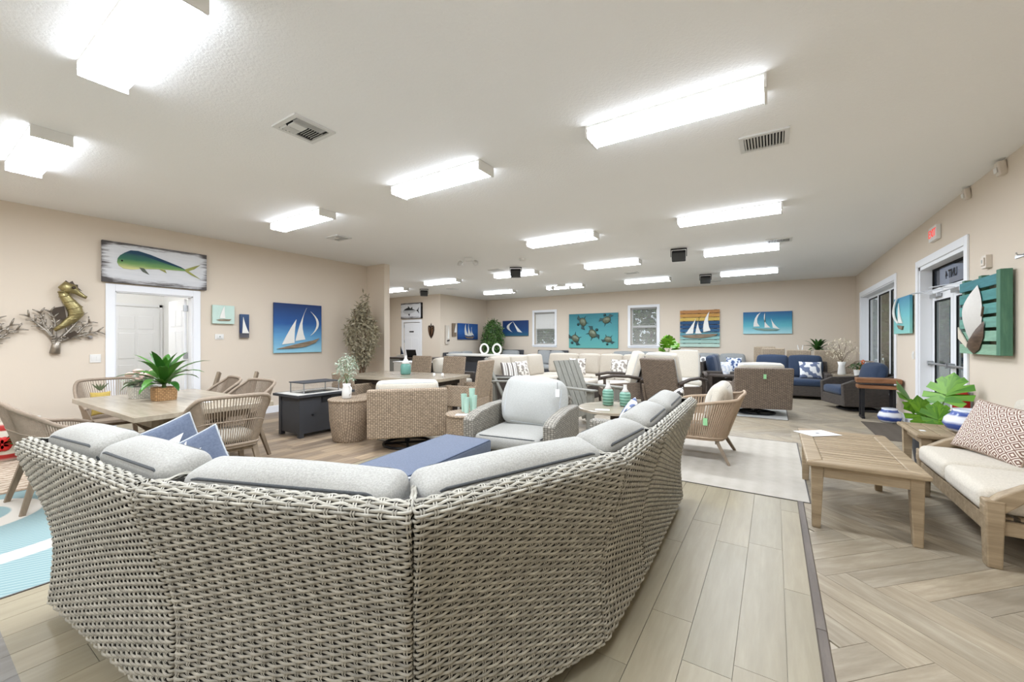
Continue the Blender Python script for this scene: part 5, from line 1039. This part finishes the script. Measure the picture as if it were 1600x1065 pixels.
for sx in (-1,1):
    for sy in (-1,1): MB().b2((sx*.25-.04,sy*.2-.04,0),(sx*.25+.04,sy*.2+.04,.5)).build('leg', M_ESPW, sst)
# white-topped bar table with ring ornaments, far left
bt = thing('bar_table', 'long white topped table in front of the bamboo plant', 'table', (-7.6,10.3,0)); MB().b2((-1.3,-.4,.86),(1.3,.4,.91)).build('table_top', M_TILE, bt, bevel=.005); MB().b2((-1.1,-.28,0),(1.1,.28,.86)).build('base', M_CHAR, bt)
for i,(x,s) in enumerate(((-7.6,1),(-7.12,1))):
    o = thing('ring_ornament', ('left','right')[i]+' white ring ornament on the white topped table', 'ornament', (x,10.2,.911)); MB().tube([(.15*math.cos(a),0,.17+.15*math.sin(a)) for a in [2*PI*k/20 for k in range(20)]], .028, 8, True).build('ring', M_SAIL, o, smooth=True); MB().b2((-.08,-.05,0),(.08,.05,.025)).build('base', M_SAIL, o)
dk2 = thing('reception_desk', 'grey reception desk with a laptop near the far door', 'desk', (-9.0,8.8,0), 10); MB().b2((-.95,-.35,.8),(.95,.35,.84)).build('desk_top', M_ESPW, dk2, bevel=.004); [MB().b2((s*.7-.2,-.3,0),(s*.7+.2,.3,.8)).build('drawer_unit', M_GREYC, dk2) for s in (-1,1)]; MB().b2((-.5,.2,.2),(.5,.24,.8)).build('modesty_panel', M_GREYC, dk2)
lp = thing('laptop', 'open laptop with a blue lit screen on the reception desk', 'laptop', (-9.15,8.75,.84), 190); MB().b2((-.17,-.12,0),(.17,.12,.016)).build('keyboard_base', M_BLACK, lp); lid = MB().box((0,.15,.12),(.34,.012,.23),(R(-16),0,0)).build('lid', M_BLACK, lp); MB().box((0,-.007,0),(.31,.003,.2)).build('screen', emit('laptop_screen',(120,130,190),.7), lid, (0,.15,.12), (R(-16),0,0))
wc = thing('storage_cabinet', 'low white cabinet before the reception desk', 'cabinet', (-8.2,7.9,0)); MB().b2((-.6,-.25,.03),(.6,.25,.74)).build('body', M_WHITE, wc, bevel=.005); MB().b2((-.62,-.27,.74),(.62,.27,.77)).build('cabinet_top', M_WHITE, wc)
for s in (-1,1): dd = MB().b2((s*.3-.28,-.27,.06),(s*.3+.28,-.25,.71)).build('door', M_WHITE, wc); MB().b2((s*.05-.008,-.285,.4),(s*.05+.008,-.27,.5)).build('handle', M_STEEL, dd)
# ---------------- rugs ----------------
def rug(label, x0, x1, y0, y1, mat, edge=None, name='area_rug', rz=0):
    w, d = x1-x0, y1-y0; r = thing(name, label, 'rug', ((x0+x1)/2,(y0+y1)/2,0), rz); MB().b2((-w/2,-d/2,0),(w/2,d/2,.004)).build('pile', mat, r)
    if edge:
        e = .012; MB().b2((-w/2-e,-d/2-e,.0005),(w/2+e,-d/2,.005)).b2((-w/2-e,d/2,.0005),(w/2+e,d/2+e,.005)).b2((-w/2-e,-d/2,.0005),(-w/2,d/2,.005)).b2((w/2,-d/2,.0005),(w/2+e,d/2,.005)).build('bound_edge', edge, r)
    return r
def swirl():
    t = NT('teal_swirl_rug'); v = t.coord('Object'); w = t.n('TexWave', wave_type='RINGS', rings_direction='SPHERICAL'); mp = t.n('Mapping'); t.l(v, mp.inputs[0]); mp.inputs['Location'].default_value = (.6,-.35,0); t.l(mp.outputs[0], w.inputs[0]); w.inputs['Scale'].default_value = .42; w.inputs['Distortion'].default_value = .5; w.inputs['Detail'].default_value = 0
    st = t.n('TexWave', wave_type='BANDS'); t.l(t.coord('Object',(1,1,1),(0,0,.5)), st.inputs[0]); st.inputs['Scale'].default_value = 9
    base_ = t.mix(t.ramp(st.outputs['Fac'], [(.0,(1,1,1,1)),(.1,(0,0,0,1))]), s2l((132,156,156)), s2l((176,187,183)))
    return t.fin(t.mix(t.ramp(w.outputs['Fac'], [(.86,(0,0,0,1)),(.9,(1,1,1,1))]), base_, s2l((206,199,187))), .95, 0, .05)
def waverug():
    t = NT('tan_wave_rug'); v = t.coord('Object',(1,1.6,1)); w = t.n('TexWave', wave_type='BANDS', bands_direction='X'); t.l(v, w.inputs[0]); w.inputs['Scale'].default_value = 3.2; w.inputs['Distortion'].default_value = 5; w.inputs['Detail Scale'].default_value = 3
    return t.fin(t.mix(t.ramp(w.outputs['Fac'], [(.1,(0,0,0,1)),(.5,(1,1,1,1))]), s2l((168,148,128)), s2l((206,190,170))), .95, 0, .05)
M_DKE = fabric('dark_rug_binding', (92,86,80))
rug('teal rug with cream swirls at the left edge, behind the sectional', -5.66,-3.4,-1.1,.93, swirl(), M_DKE); rug('tan rug with a wavy pattern beyond the teal rug', -7.7,-5.72,-1.1,.93, waverug())
def faded(name, a, b):
    t = NT(name); v = t.coord('Object'); c = t.n('TexWave', wave_type='BANDS'); t.l(t.coord('Object',(1,1,1)), c.inputs[0]); c.inputs['Scale'].default_value = 2.2; c.inputs['Distortion'].default_value = .6
    f = t.math('ADD', t.math('MULTIPLY', t.noise(v, 9, 5, .7), .8), t.math('MULTIPLY', c.outputs['Fac'], .2)); t.bump(t.noise(v, 160, 2), .3, .003); return t.fin(t.mix(f, s2l(a), s2l(b)), .95, 0, .05)
rug('pale faded beige rug under the sand rope lounge chair', -1.9,.25,4.17,6.49, faded('faded_beige_rug',(170,163,150),(198,192,181)), M_DKE); rug('cream rug under the brown swivel chair', -4.72,-2.75,3.66,5.0, faded('cream_rug',(190,181,164),(208,200,185)), M_DKE)
rug('white rug with a dark border under the walnut swivel chair', -2.2,.2,8.28,10.4, faded('white_rug',(190,190,185),(208,208,203)), M_DKE); rug('brown door mat inside the entrance', 1.22,1.78,7.35,8.85, faded('brown_mat',(84,76,68),(104,96,86)), name='door_mat')
# ---------------- plants and vessels ----------------
M_PLANT = leafm('bright_green_leaf', (30,80,22), (84,138,48)); M_PLANTD = leafm('deep_green_leaf', (26,64,26), (70,112,48)); M_SAGE = leafm('sage_leaf', (120,138,112), (188,196,176)); M_OLIVE = leafm('dusty_olive_leaf', (112,104,78), (186,176,148)); M_BAMB = leafm('bamboo_leaf', (34,66,28), (96,130,66)); M_MON = leafm('monstera_leaf', (58,118,18), (116,166,36)); M_STEM = plain('green_stem', (84,110,50), .6); M_TRUNK = plain('brown_trunk', (104,84,64), .9, var=.2)
M_CERW = plain('white_ceramic', (232,230,224), .25, var=.02); M_SOIL = plain('dark_soil', (54,44,36), .95)
def leafblade(L, W, droop, az, el, base=(0,0,0), n=7, fold=.25):
    mb = MB(); p = Vector(base); d = Vector((math.cos(az)*math.cos(el), math.sin(az)*math.cos(el), math.sin(el))); side = Vector((-math.sin(az), math.cos(az), 0)); rows_ = []
    for i in range(n+1):
        k = i/n; w = W*.5*(math.sin(PI*min(1,k*.92+.08))**.8)*(1 if k < 1 else .0)+.0008; u = side.cross(d).normalized()*-1
        rows_.append([tuple(p-side*w+u*w*fold), tuple(p), tuple(p+side*w+u*w*fold)]); e2 = el-droop*k**1.2; d = Vector((math.cos(az)*math.cos(e2), math.sin(az)*math.cos(e2), math.sin(e2))); p = p+d*(L/n)
    return mb.strip(rows_)
def dracaena(label, loc, n, L, W, mat, basket, bh, br, seed, h=.0, sq=4, name='potted_dracaena'):
    rg = random.Random(seed); r = thing(name, label, 'plant', loc); MB().lathe([(br*.96,0),(br,.02),(br*1.02,bh-.015),(br*1.0,bh),(br*.9,bh),(br*.9,bh-.03)], 28, sq=sq, cap=True).build('basket', basket, r)
    MB().lathe([(.02,bh-.03),(.016,bh+h+.05)], 8).build('stem', M_STEM, r)
    for k in range(n):
        q = k/n; az = k*2.4+rg.uniform(-.2,.2); el = R(84-66*q+rg.uniform(-8,8)); o = leafblade(L*rg.uniform(.75,1.05)*(.8+.35*math.sin(PI*q)), W, R(30+70*q), az, el, (0,0,bh+h+.02+.03*(1-q))).build('leaf', mat, r, smooth=True)
    return r
dracaena('green dracaena in a square straw basket on the left dining table', (-5.22,1.56,.745), 24, .40, .078, M_PLANT, M_WSTR, .13, .095, 3)
fl = thing('flower_basket', 'pink flowers and ivy in a whitewashed basket on the left dining table', 'plant', (-5.62,1.5,.745)); MB().lathe([(.1,0),(.115,.12),(.1,.12)], 24, sq=5).build('basket', M_WHB, fl); MB().tube([(-.1,0,.1),(-.06,0,.2),(0,0,.23),(.06,0,.2),(.1,0,.1)], .007, 6).build('handle', M_WHB, fl)
rg = random.Random(5)
for k in range(46): leafblade(.13,.05,R(60),rg.uniform(0,6.28),R(rg.uniform(0,70)),(rg.uniform(-.09,.09),rg.uniform(-.08,.08),.12+rg.uniform(0,.05))).build('leaf', M_SAGE, fl)
M_PINK = plain('blush_petal', (224,190,178), .8, var=.12)
for k in range(9): MB().lathe([(.008,0),(.036,.016),(.042,.034),(.016,.046)], 10).build('blossom', M_PINK, fl, (rg.uniform(-.11,.11),rg.uniform(-.09,.09),.17+rg.uniform(0,.09)), (rg.uniform(-.6,.6),rg.uniform(-.6,.6),0), True)
def card(label, loc, w, d, rz): return tag(MB().b2((-w/2,-d/2,0),(w/2,d/2,.0015)).build('price_card', M_PAPER, None, loc, (0,0,R(rz))), label, 'card')
card('white price card on the left dining table', (-4.7,1.72,.7465), .14,.06, 20); card('white card on the small drum table by the mint cups', (-3.0,3.6,.5005), .14,.1, 30); card('folded white card on the round stone table', (-1.66,4.5,.551), .16,.09, 20)
def leafcloud(r, n, c, rad, size, mat, seed, name='foliage', shape=None):
    g = np.random.default_rng(seed); p = g.normal(size=(n,3)); p /= np.linalg.norm(p,axis=1)[:,None]; p *= g.uniform(.25,1,n)[:,None]**.45; p = p*np.array(rad)
    if shape: p[:,:2] *= shape(p[:,2]/rad[2])[:,None]
    p += np.array(c); a = g.normal(size=(n,3)); a[:,2] -= .6; a /= np.linalg.norm(a,axis=1)[:,None]; b = np.cross(a, g.normal(size=(n,3))); b /= np.linalg.norm(b,axis=1)[:,None]
    k = size*g.uniform(.6,1.3,n)[:,None]; V = np.concatenate([p, p+a*k-b*k*.28, p+a*2*k, p+a*k+b*k*.28]); i = np.arange(n); me = npmesh(name, V, np.stack([i,i+n,i+2*n,i+3*n],1)); return link(name, me, mat, r, stuff=True)
jg = thing('jug_of_greenery', 'white jug holding sage green sprigs on the round drum table', 'plant', (-4.87,3.42,.565)); MB().lathe([(.05,0),(.062,.01),(.06,.1),(.048,.17),(.052,.2),(.046,.2)], 24).build('jug', M_CERW, jg, smooth=True); MB().tube([(.055,0,.17),(.1,0,.15),(.095,0,.07),(.06,0,.05)], .008, 6).build('handle', M_CERW, jg, smooth=True); leafcloud(jg, 420, (0,0,.42), (.15,.15,.2), .026, M_SAGE, 4)
for k in range(5): MB().tube([(0,0,.18),(.03*math.cos(k*1.3),.03*math.sin(k*1.3),.32),(.08*math.cos(k*1.3),.08*math.sin(k*1.3),.5)], .003, 5).build('stem', M_STEM, jg)
def bottle(name, label, loc, prof, mat, cat='bottle', neck=None, nm=None):
    r = thing(name, label, cat, loc); MB().lathe(prof, 28).build('body', mat, r, smooth=True)
    if neck: MB().lathe(neck, 20).build('neck', nm or M_CERW, r, smooth=True)
    return r
def ribgreen(): 
    t = NT('ribbed_green_glaze'); v = t.coord(); w = t.n('TexWave', wave_type='BANDS', bands_direction='Z'); t.l(v, w.inputs[0]); w.inputs['Scale'].default_value = 9; w.inputs['Distortion'].default_value = 1; t.bump(w.outputs['Fac'], .5, .006); return t.fin(t.mix(w.outputs['Fac'], s2l((86,134,116)), s2l((136,176,156))), .35)
M_GRN = ribgreen()
bottle('ceramic_bottle', 'taller green ribbed bottle with white neck on the round table', (-1.72,4.86,.55), [(.05,0),(.066,.01),(.068,.17),(.05,.2)], M_GRN, neck=[(.05,.2),(.024,.24),(.021,.3),(.026,.305)]); bottle('ceramic_bottle', 'shorter green ribbed bottle with white neck on the round table', (-1.52,4.9,.55), [(.05,0),(.064,.01),(.066,.15),(.048,.175)], M_GRN, neck=[(.048,.175),(.023,.21),(.02,.255),(.024,.26)])
bottle('glass_jug', 'teal glass bottle with a clear neck on the long greyed table', (-5.5,5.05,.746), [(.075,0),(.09,.02),(.09,.15),(.07,.19)], plain('teal_glass',(104,152,140),.2), neck=[(.07,.19),(.055,.23),(.024,.28),(.022,.33),(.028,.335)], nm=M_CERW)
for i,x in enumerate((-4.72,-4.58)): bottle('table_shaker', ('left','right')[i]+' small white shaker on the greyed table', (x,4.95+i*.05,.746), [(.02,0),(.022,.05),(.014,.065)], M_CERW, 'shaker')
M_MINT = plain('mint_plastic', (172,204,188), .3)
for i,(x,y,lab) in enumerate(((-3.06,3.86,'tallest mint cup, rear of the cluster on the small drum table'),(-3.12,3.78,'mint cup on the left of the cluster on the small drum table'),(-2.98,3.8,'mint cup in front of the cluster on the small drum table'),(-3.03,3.72,'mint cup on the right of the cluster on the small drum table'))):
    h = (.27,.21,.2,.18)[i]; o = MB().lathe([(.026,0),(.036,h),(.033,h),(.025,.01)], 20, cap=False).build('mint_cup', M_MINT, None, (x,y,.5), smooth=False); tag(o, lab, 'cup', 'mint cups on the drum table')
# big floor plants
fc = thing('potted_ficus', 'tall dusty olive artificial tree in the corner by the partition', 'plant', (-7.32,5.5,0)); MB().lathe([(.13,0),(.17,.3),(.15,.3)], 24).build('pot', M_WSTR, fc); 
for k in range(4): a = k*1.6; MB().tube([(.03*math.cos(a),.03*math.sin(a),.25),(.05*math.cos(a+.5),.05*math.sin(a+.5),.8),(.12*math.cos(a),.12*math.sin(a),1.5),(.2*math.cos(a),.2*math.sin(a),2.0)], [.018,.016,.012,.006], 6).build('trunk', M_TRUNK, fc)
leafcloud(fc, 2600, (0,0,1.45), (.46,.36,.72), .05, M_OLIVE, 9, shape=lambda z: .62+.5*np.clip(.6-np.abs(z-.0),0,1)); leafcloud(fc, 60, (.12,0,2.2), (.12,.06,.18), .05, M_OLIVE, 10, name='top_sprig')
bp = thing('potted_bamboo', 'bushy green bamboo plant in the far left corner', 'plant', (-9.45,13.25,0)); MB().lathe([(.17,0),(.22,.4),(.2,.4)], 24).build('pot', M_CHAR, bp)
for k in range(7): a = k*.9; MB().tube([(.06*math.cos(a),.06*math.sin(a),.35),(.14*math.cos(a),.14*math.sin(a),1.3),(.22*math.cos(a),.22*math.sin(a),2.0)], .012, 6).build('cane', M_STEM, bp)
leafcloud(bp, 2400, (0,0,1.4), (.44,.4,.82), .07, M_BAMB, 12)
def monstera_leaf(s=1.0):
    half = []; n = 6
    out = [(0,-.02)]
    for k in range(n):
        a0 = -.62+k*.5; rr = (.5,.58,.6,.58,.55,.5)[k]; a = a0
        out.append((rr*math.cos(a)*.85, .18+rr*math.sin(a))); a = a0+.27; out.append((rr*1.02*math.cos(a)*.85, .2+rr*1.02*math.sin(a)))
        if k < n-1: a = a0+.38; out.append((rr*.26*math.cos(a), .2+rr*.26*math.sin(a)))
    out.append((0,.86)); V = [(0,k*.86/12-.02,0) for k in range(13)]; mb = MB()
    for sg in (1,-1):
        for i in range(len(out)-1):
            (x0,y0),(x1,y1) = out[i],out[i+1]; c = lambda y: max(-.02,min(.84,y*.82-.04))
            z = lambda x: -.25*x*x
            q = [(0,c(y0),0),(sg*x0,y0,z(x0)),(sg*x1,y1,z(x1)),(0,c(y1),0)]; q = [tuple(u*s for u in p) for p in q]; mb.add(q, [(0,1,2,3) if sg > 0 else (3,2,1,0)])
    return mb
mo = thing('monstera_plant', 'bright green monstera with split leaves behind the blue white vase', 'plant', (1.4,6.12,0)); MB().lathe([(.1,0),(.14,.28),(.125,.28)], 24).build('pot', M_CHAR, mo); MB().lathe([(.12,.24),(.12,.265)],20).build('soil', M_SOIL, mo)
for lx,ly,lz,rx,ry,rz_,s in ((-.10,-.02,.60,62,0,68,.40),(.12,.0,.70,58,0,-38,.42),(-.04,-.08,.48,70,0,25,.34),(.05,-.12,.46,78,0,-8,.3)):
    monstera_leaf(s).build('leaf', M_MON, mo, (lx,ly,lz), (R(rx),R(ry),R(rz_)), True); MB().tube([(0,0,.25),(lx*.5,ly*.5,lz*.7),(lx,ly,lz)], .007, 6).build('stem', M_STEM, mo)
def bluewhite(name, h):
    return gradz(name, [(0,(222,224,228)),(.12,(214,218,228)),(.2,(52,72,140)),(.38,(66,88,156)),(.5,(222,224,230)),(.7,(226,226,228)),(.78,(60,80,146)),(.9,(84,104,164)),(.93,(214,220,228))], 0, h, .2, noise=.05, nstretch=(6,6,2))
bv = thing('blue_white_vase', 'squat blue and white vase on the teak end table', 'vase', (1.5,5.36,.506)); MB().lathe([(.1,0),(.15,.03),(.178,.08),(.165,.13),(.125,.175),(.108,.2),(.112,.215),(.1,.215),(.095,.19)], 36, cap=True).build('body', bluewhite('blue_glaze_large',.215), bv, smooth=True)
fv = thing('blue_white_vase', 'small blue and white vase on the floor by the acacia table', 'vase', (1.6,8.98,0)); MB().lathe([(.09,0),(.14,.04),(.155,.1),(.13,.165),(.1,.2),(.1,.235),(.085,.235)], 32).build('body', bluewhite('blue_glaze_small',.235), fv, smooth=True)
dracaena('potted dracaena in a basket on the far right dining table', (.98,13.35,.745), 26, .42, .075, M_PLANTD, M_WSTR, .2, .13, 8, h=.1, sq=0)
co = thing('coral_ornament', 'white branching coral ornament on the far right dining table', 'ornament', (.62,13.35,.745)); MB().b2((-.08,-.06,0),(.08,.06,.04)).build('base', M_CERW, co)
for k in range(9): a = k*.7; MB().tube([(0,0,.03),(.06*math.cos(a),.05*math.sin(a),.22),(.16*math.cos(a),.08*math.sin(a),.3+.06*(k % 4))], [.025,.02,.008], 6).build('branch', M_CERW, co, smooth=True)
ga = thing('accent_table', 'small tan table behind the navy chair holding the white vase', 'table', (1.42,11.45,0)); MB().b2((-.32,-.25,.56),(.32,.25,.6)).build('table_top', M_STONE, ga)
for sx in (-1,1):
    for sy in (-1,1): MB().b2((sx*.26-.02,sy*.2-.02,0),(sx*.26+.02,sy*.2+.02,.56)).build('leg', M_WTAN, ga)
wv = thing('vase_of_dried_flowers', 'white vase with pale dried flowers near the big window', 'plant', (1.25,11.4,.6)); MB().lathe([(.06,0),(.075,.02),(.055,.2),(.075,.28),(.065,.28)], 20).build('vase', M_CERW, wv, smooth=True); leafcloud(wv, 500, (0,0,.55), (.3,.25,.26), .022, leafm('dried_petal',(206,192,160),(238,228,204)), 14)
for k in range(12): a = k*.55; MB().tube([(0,0,.26),(.1*math.cos(a),.1*math.sin(a),.45),(.24*math.cos(a),.22*math.sin(a),.58+.03*(k % 5))], .003, 4).build('stem', M_TRUNK, wv)
sp = thing('small_potted_plant', 'small dark leafed plant in a white pot beside the dried flowers', 'plant', (1.5,11.3,.6)); MB().lathe([(.05,0),(.065,.12),(.055,.12)], 18).build('pot', M_CERW, sp); leafcloud(sp, 160, (0,0,.2), (.12,.1,.08), .03, M_PLANTD, 15)
rs = thing('rooster_ornament', 'orange ceramic bird ornament near the big window', 'ornament', (1.62,11.5,.6)); M_ORG = plain('orange_glaze',(206,110,72),.3); MB().lathe([(.05,0),(.07,.05),(.075,.12),(.05,.2),(.03,.26)], 16).build('body', M_ORG, rs, smooth=True); MB().lathe([(.004,-.04),(.035,-.02),(.035,.02),(.004,.045)], 12).build('head', M_ORG, rs, (0,-.02,.29), smooth=True); MB().bar((0,-.05,.29),(0,-.09,.28),.016,.012).build('beak', M_CERW, rs)
mp_ = thing('plant_stand_table', 'low table behind the recliners holding the small monstera', 'table', (-2.45,11.9,0)); MB().b2((-.3,-.3,.6),(.3,.3,.64)).build('table_top', M_ESPW, mp_); MB().b2((-.25,-.25,0),(-.2,-.2,.6)).b2((.2,-.25,0),(.25,-.2,.6)).b2((-.25,.2,0),(-.2,.25,.6)).b2((.2,.2,0),(.25,.25,.6)).build('legs', M_ESPW, mp_)
m2 = thing('small_monstera', 'green monstera in a white and blue pot before the second back window', 'plant', (-2.45,11.9,.64)); MB().lathe([(.12,0),(.19,.08),(.17,.2),(.15,.2)], 24).build('pot', bluewhite('blue_glaze_far',.3), m2, smooth=True)
for k in range(9): a = k*.7; monstera_leaf(.34).build('leaf', M_MON, m2, (.1*math.cos(a),.1*math.sin(a),.34+.09*(k % 4)), (R(40+8*(k % 4)),0,a-PI/2), True); MB().tube([(0,0,.18),(.08*math.cos(a),.08*math.sin(a),.32+.05*(k % 4))], .006, 5).build('stem', M_STEM, m2)
# painted pot stool with flower at the left edge
M_POT = gradz('painted_stool_glaze', [(0,(196,190,176)),(.1,(160,40,36)),(.18,(170,44,38)),(.2,(214,208,190)),(.8,(216,210,194)),(.83,(168,44,40)),(.95,(176,52,46)),(1,(206,200,184))], 0, .42, .3, noise=.01)
rp = thing('garden_stool', 'red banded ceramic garden stool at the left edge of the photo', 'stool', (-7.3,.76,.007)); MB().lathe([(.14,0),(.15,.02),(.15,.06),(.17,.21),(.15,.36),(.155,.4),(.14,.42)], 32).build('body', M_POT, rp, smooth=True)
for k in range(6): a = k*1.05; MB().lathe([(.006,0),(.04,.012),(.05,.02),(.03,.026)], 10).build('flower_relief', M_RED, rp, (.155+.0*k,-.04+.035*math.cos(a),.2+.035*math.sin(a)), (0,PI/2,0), True)
for k in range(4): leafblade(.13,.05,R(40),R(20+k*14),R(10+k*25),(.16,.0,.2)).build('leaf_relief', M_PLANTD, rp)
# ---------------- throw pillows on the sectional and lounge ----------------
M_STAR = plain('white_shell_print', (226,222,212), .85, var=.05)
def star_on(o, cx, cz, R0, n=5, rot=0.0, w=.46, h=.46, t=.15):
    m = 2*n; surf = lambda x,z: -(t/2*max(0,(1-(2*x/w)**2)*(1-(2*z/h)**2))**.42+.004); rows_ = []
    for f in (.04,.3,.6,.85,1.0):
        row = []
        for k in range(m): a = rot+PI*k/n; q = R0*f*(1 if k % 2 == 0 else .42); x, z = max(-w*.48,min(w*.48,cx+q*math.cos(a))), max(-h*.48,min(h*.48,cz+q*math.sin(a))); row.append((x, surf(x,z)+(.003 if f == 1 else -.004), z))
        rows_.append(row)
    return MB().strip(rows_, True).build('starfish_motif', M_STAR, o, smooth=True)
o = pillow('slate blue pillow with a white starfish at the left arm of the sectional', .46,.46,.15, M_BLUE, (-2.88,.84,.635), (R(-14),R(-20),R(78)), M_PIPEL); star_on(o,.03,.06,.15,rot=.5); star_on(o,-.14,.02,.07)
o = pillow('slate blue pillow with white shells, in front of the starfish one', .44,.44,.15, M_BLUE, (-2.62,.88,.6), (R(-22),R(-24),R(66)), M_PIPEL); star_on(o,.02,.1,.11,8,.2); star_on(o,.14,-.05,.08,5,.1); star_on(o,-.13,.04,.07)
pillow('navy pillow with pale piping lying in the sectional corner, widest of three', .46,.42,.15, M_NAVY, (-1.16,1.62,.62), (R(-28),0,R(-128)), M_PIPEL); pillow('navy pillow with pale piping partly hidden below the widest one', .4,.36,.13, M_NAVY, (-1.28,1.36,.58), (R(-30),0,R(-138)), M_PIPEL)
pillow('navy pillow edge between the two corner back cushions', .42,.4,.12, M_NAVY, (-1.2,1.1,.645), (R(-12),0,R(-136)), M_PIPEL)
pillow('blue and white print pillow on the far right sectional loveseat', .42,.4,.14, leafprint('blue_white_print',(96,108,140),(226,228,230),12), (-1.0,3.25,.68), (R(-20),0,R(-75)))
pillow('black and white geometric pillow on the sand rope lounge chair', .4,.36,.14, leafprint('black_white_geo',(70,68,66),(232,228,220),18), (-1.02,5.2,.62), (R(-35),0,R(-80)))
ts = thing('toy_sailboat', 'small white model boat on the reception desk', 'ornament', (-9.75,8.75,.84)); MB().prism([(-.14,0),(.14,0),(.18,.06),(-.17,.06)], .05, rotm(PI/2,0,0), (0,.025,0)).build('hull', M_CERW, ts); MB().b2((-.006,-.006,.06),(.006,.006,.32)).build('mast', M_BLACK, ts); MB().prism([(.01,.08),(.13,.08),(.01,.3)], .006, rotm(PI/2,0,0)).build('sail', M_NAVY, ts)
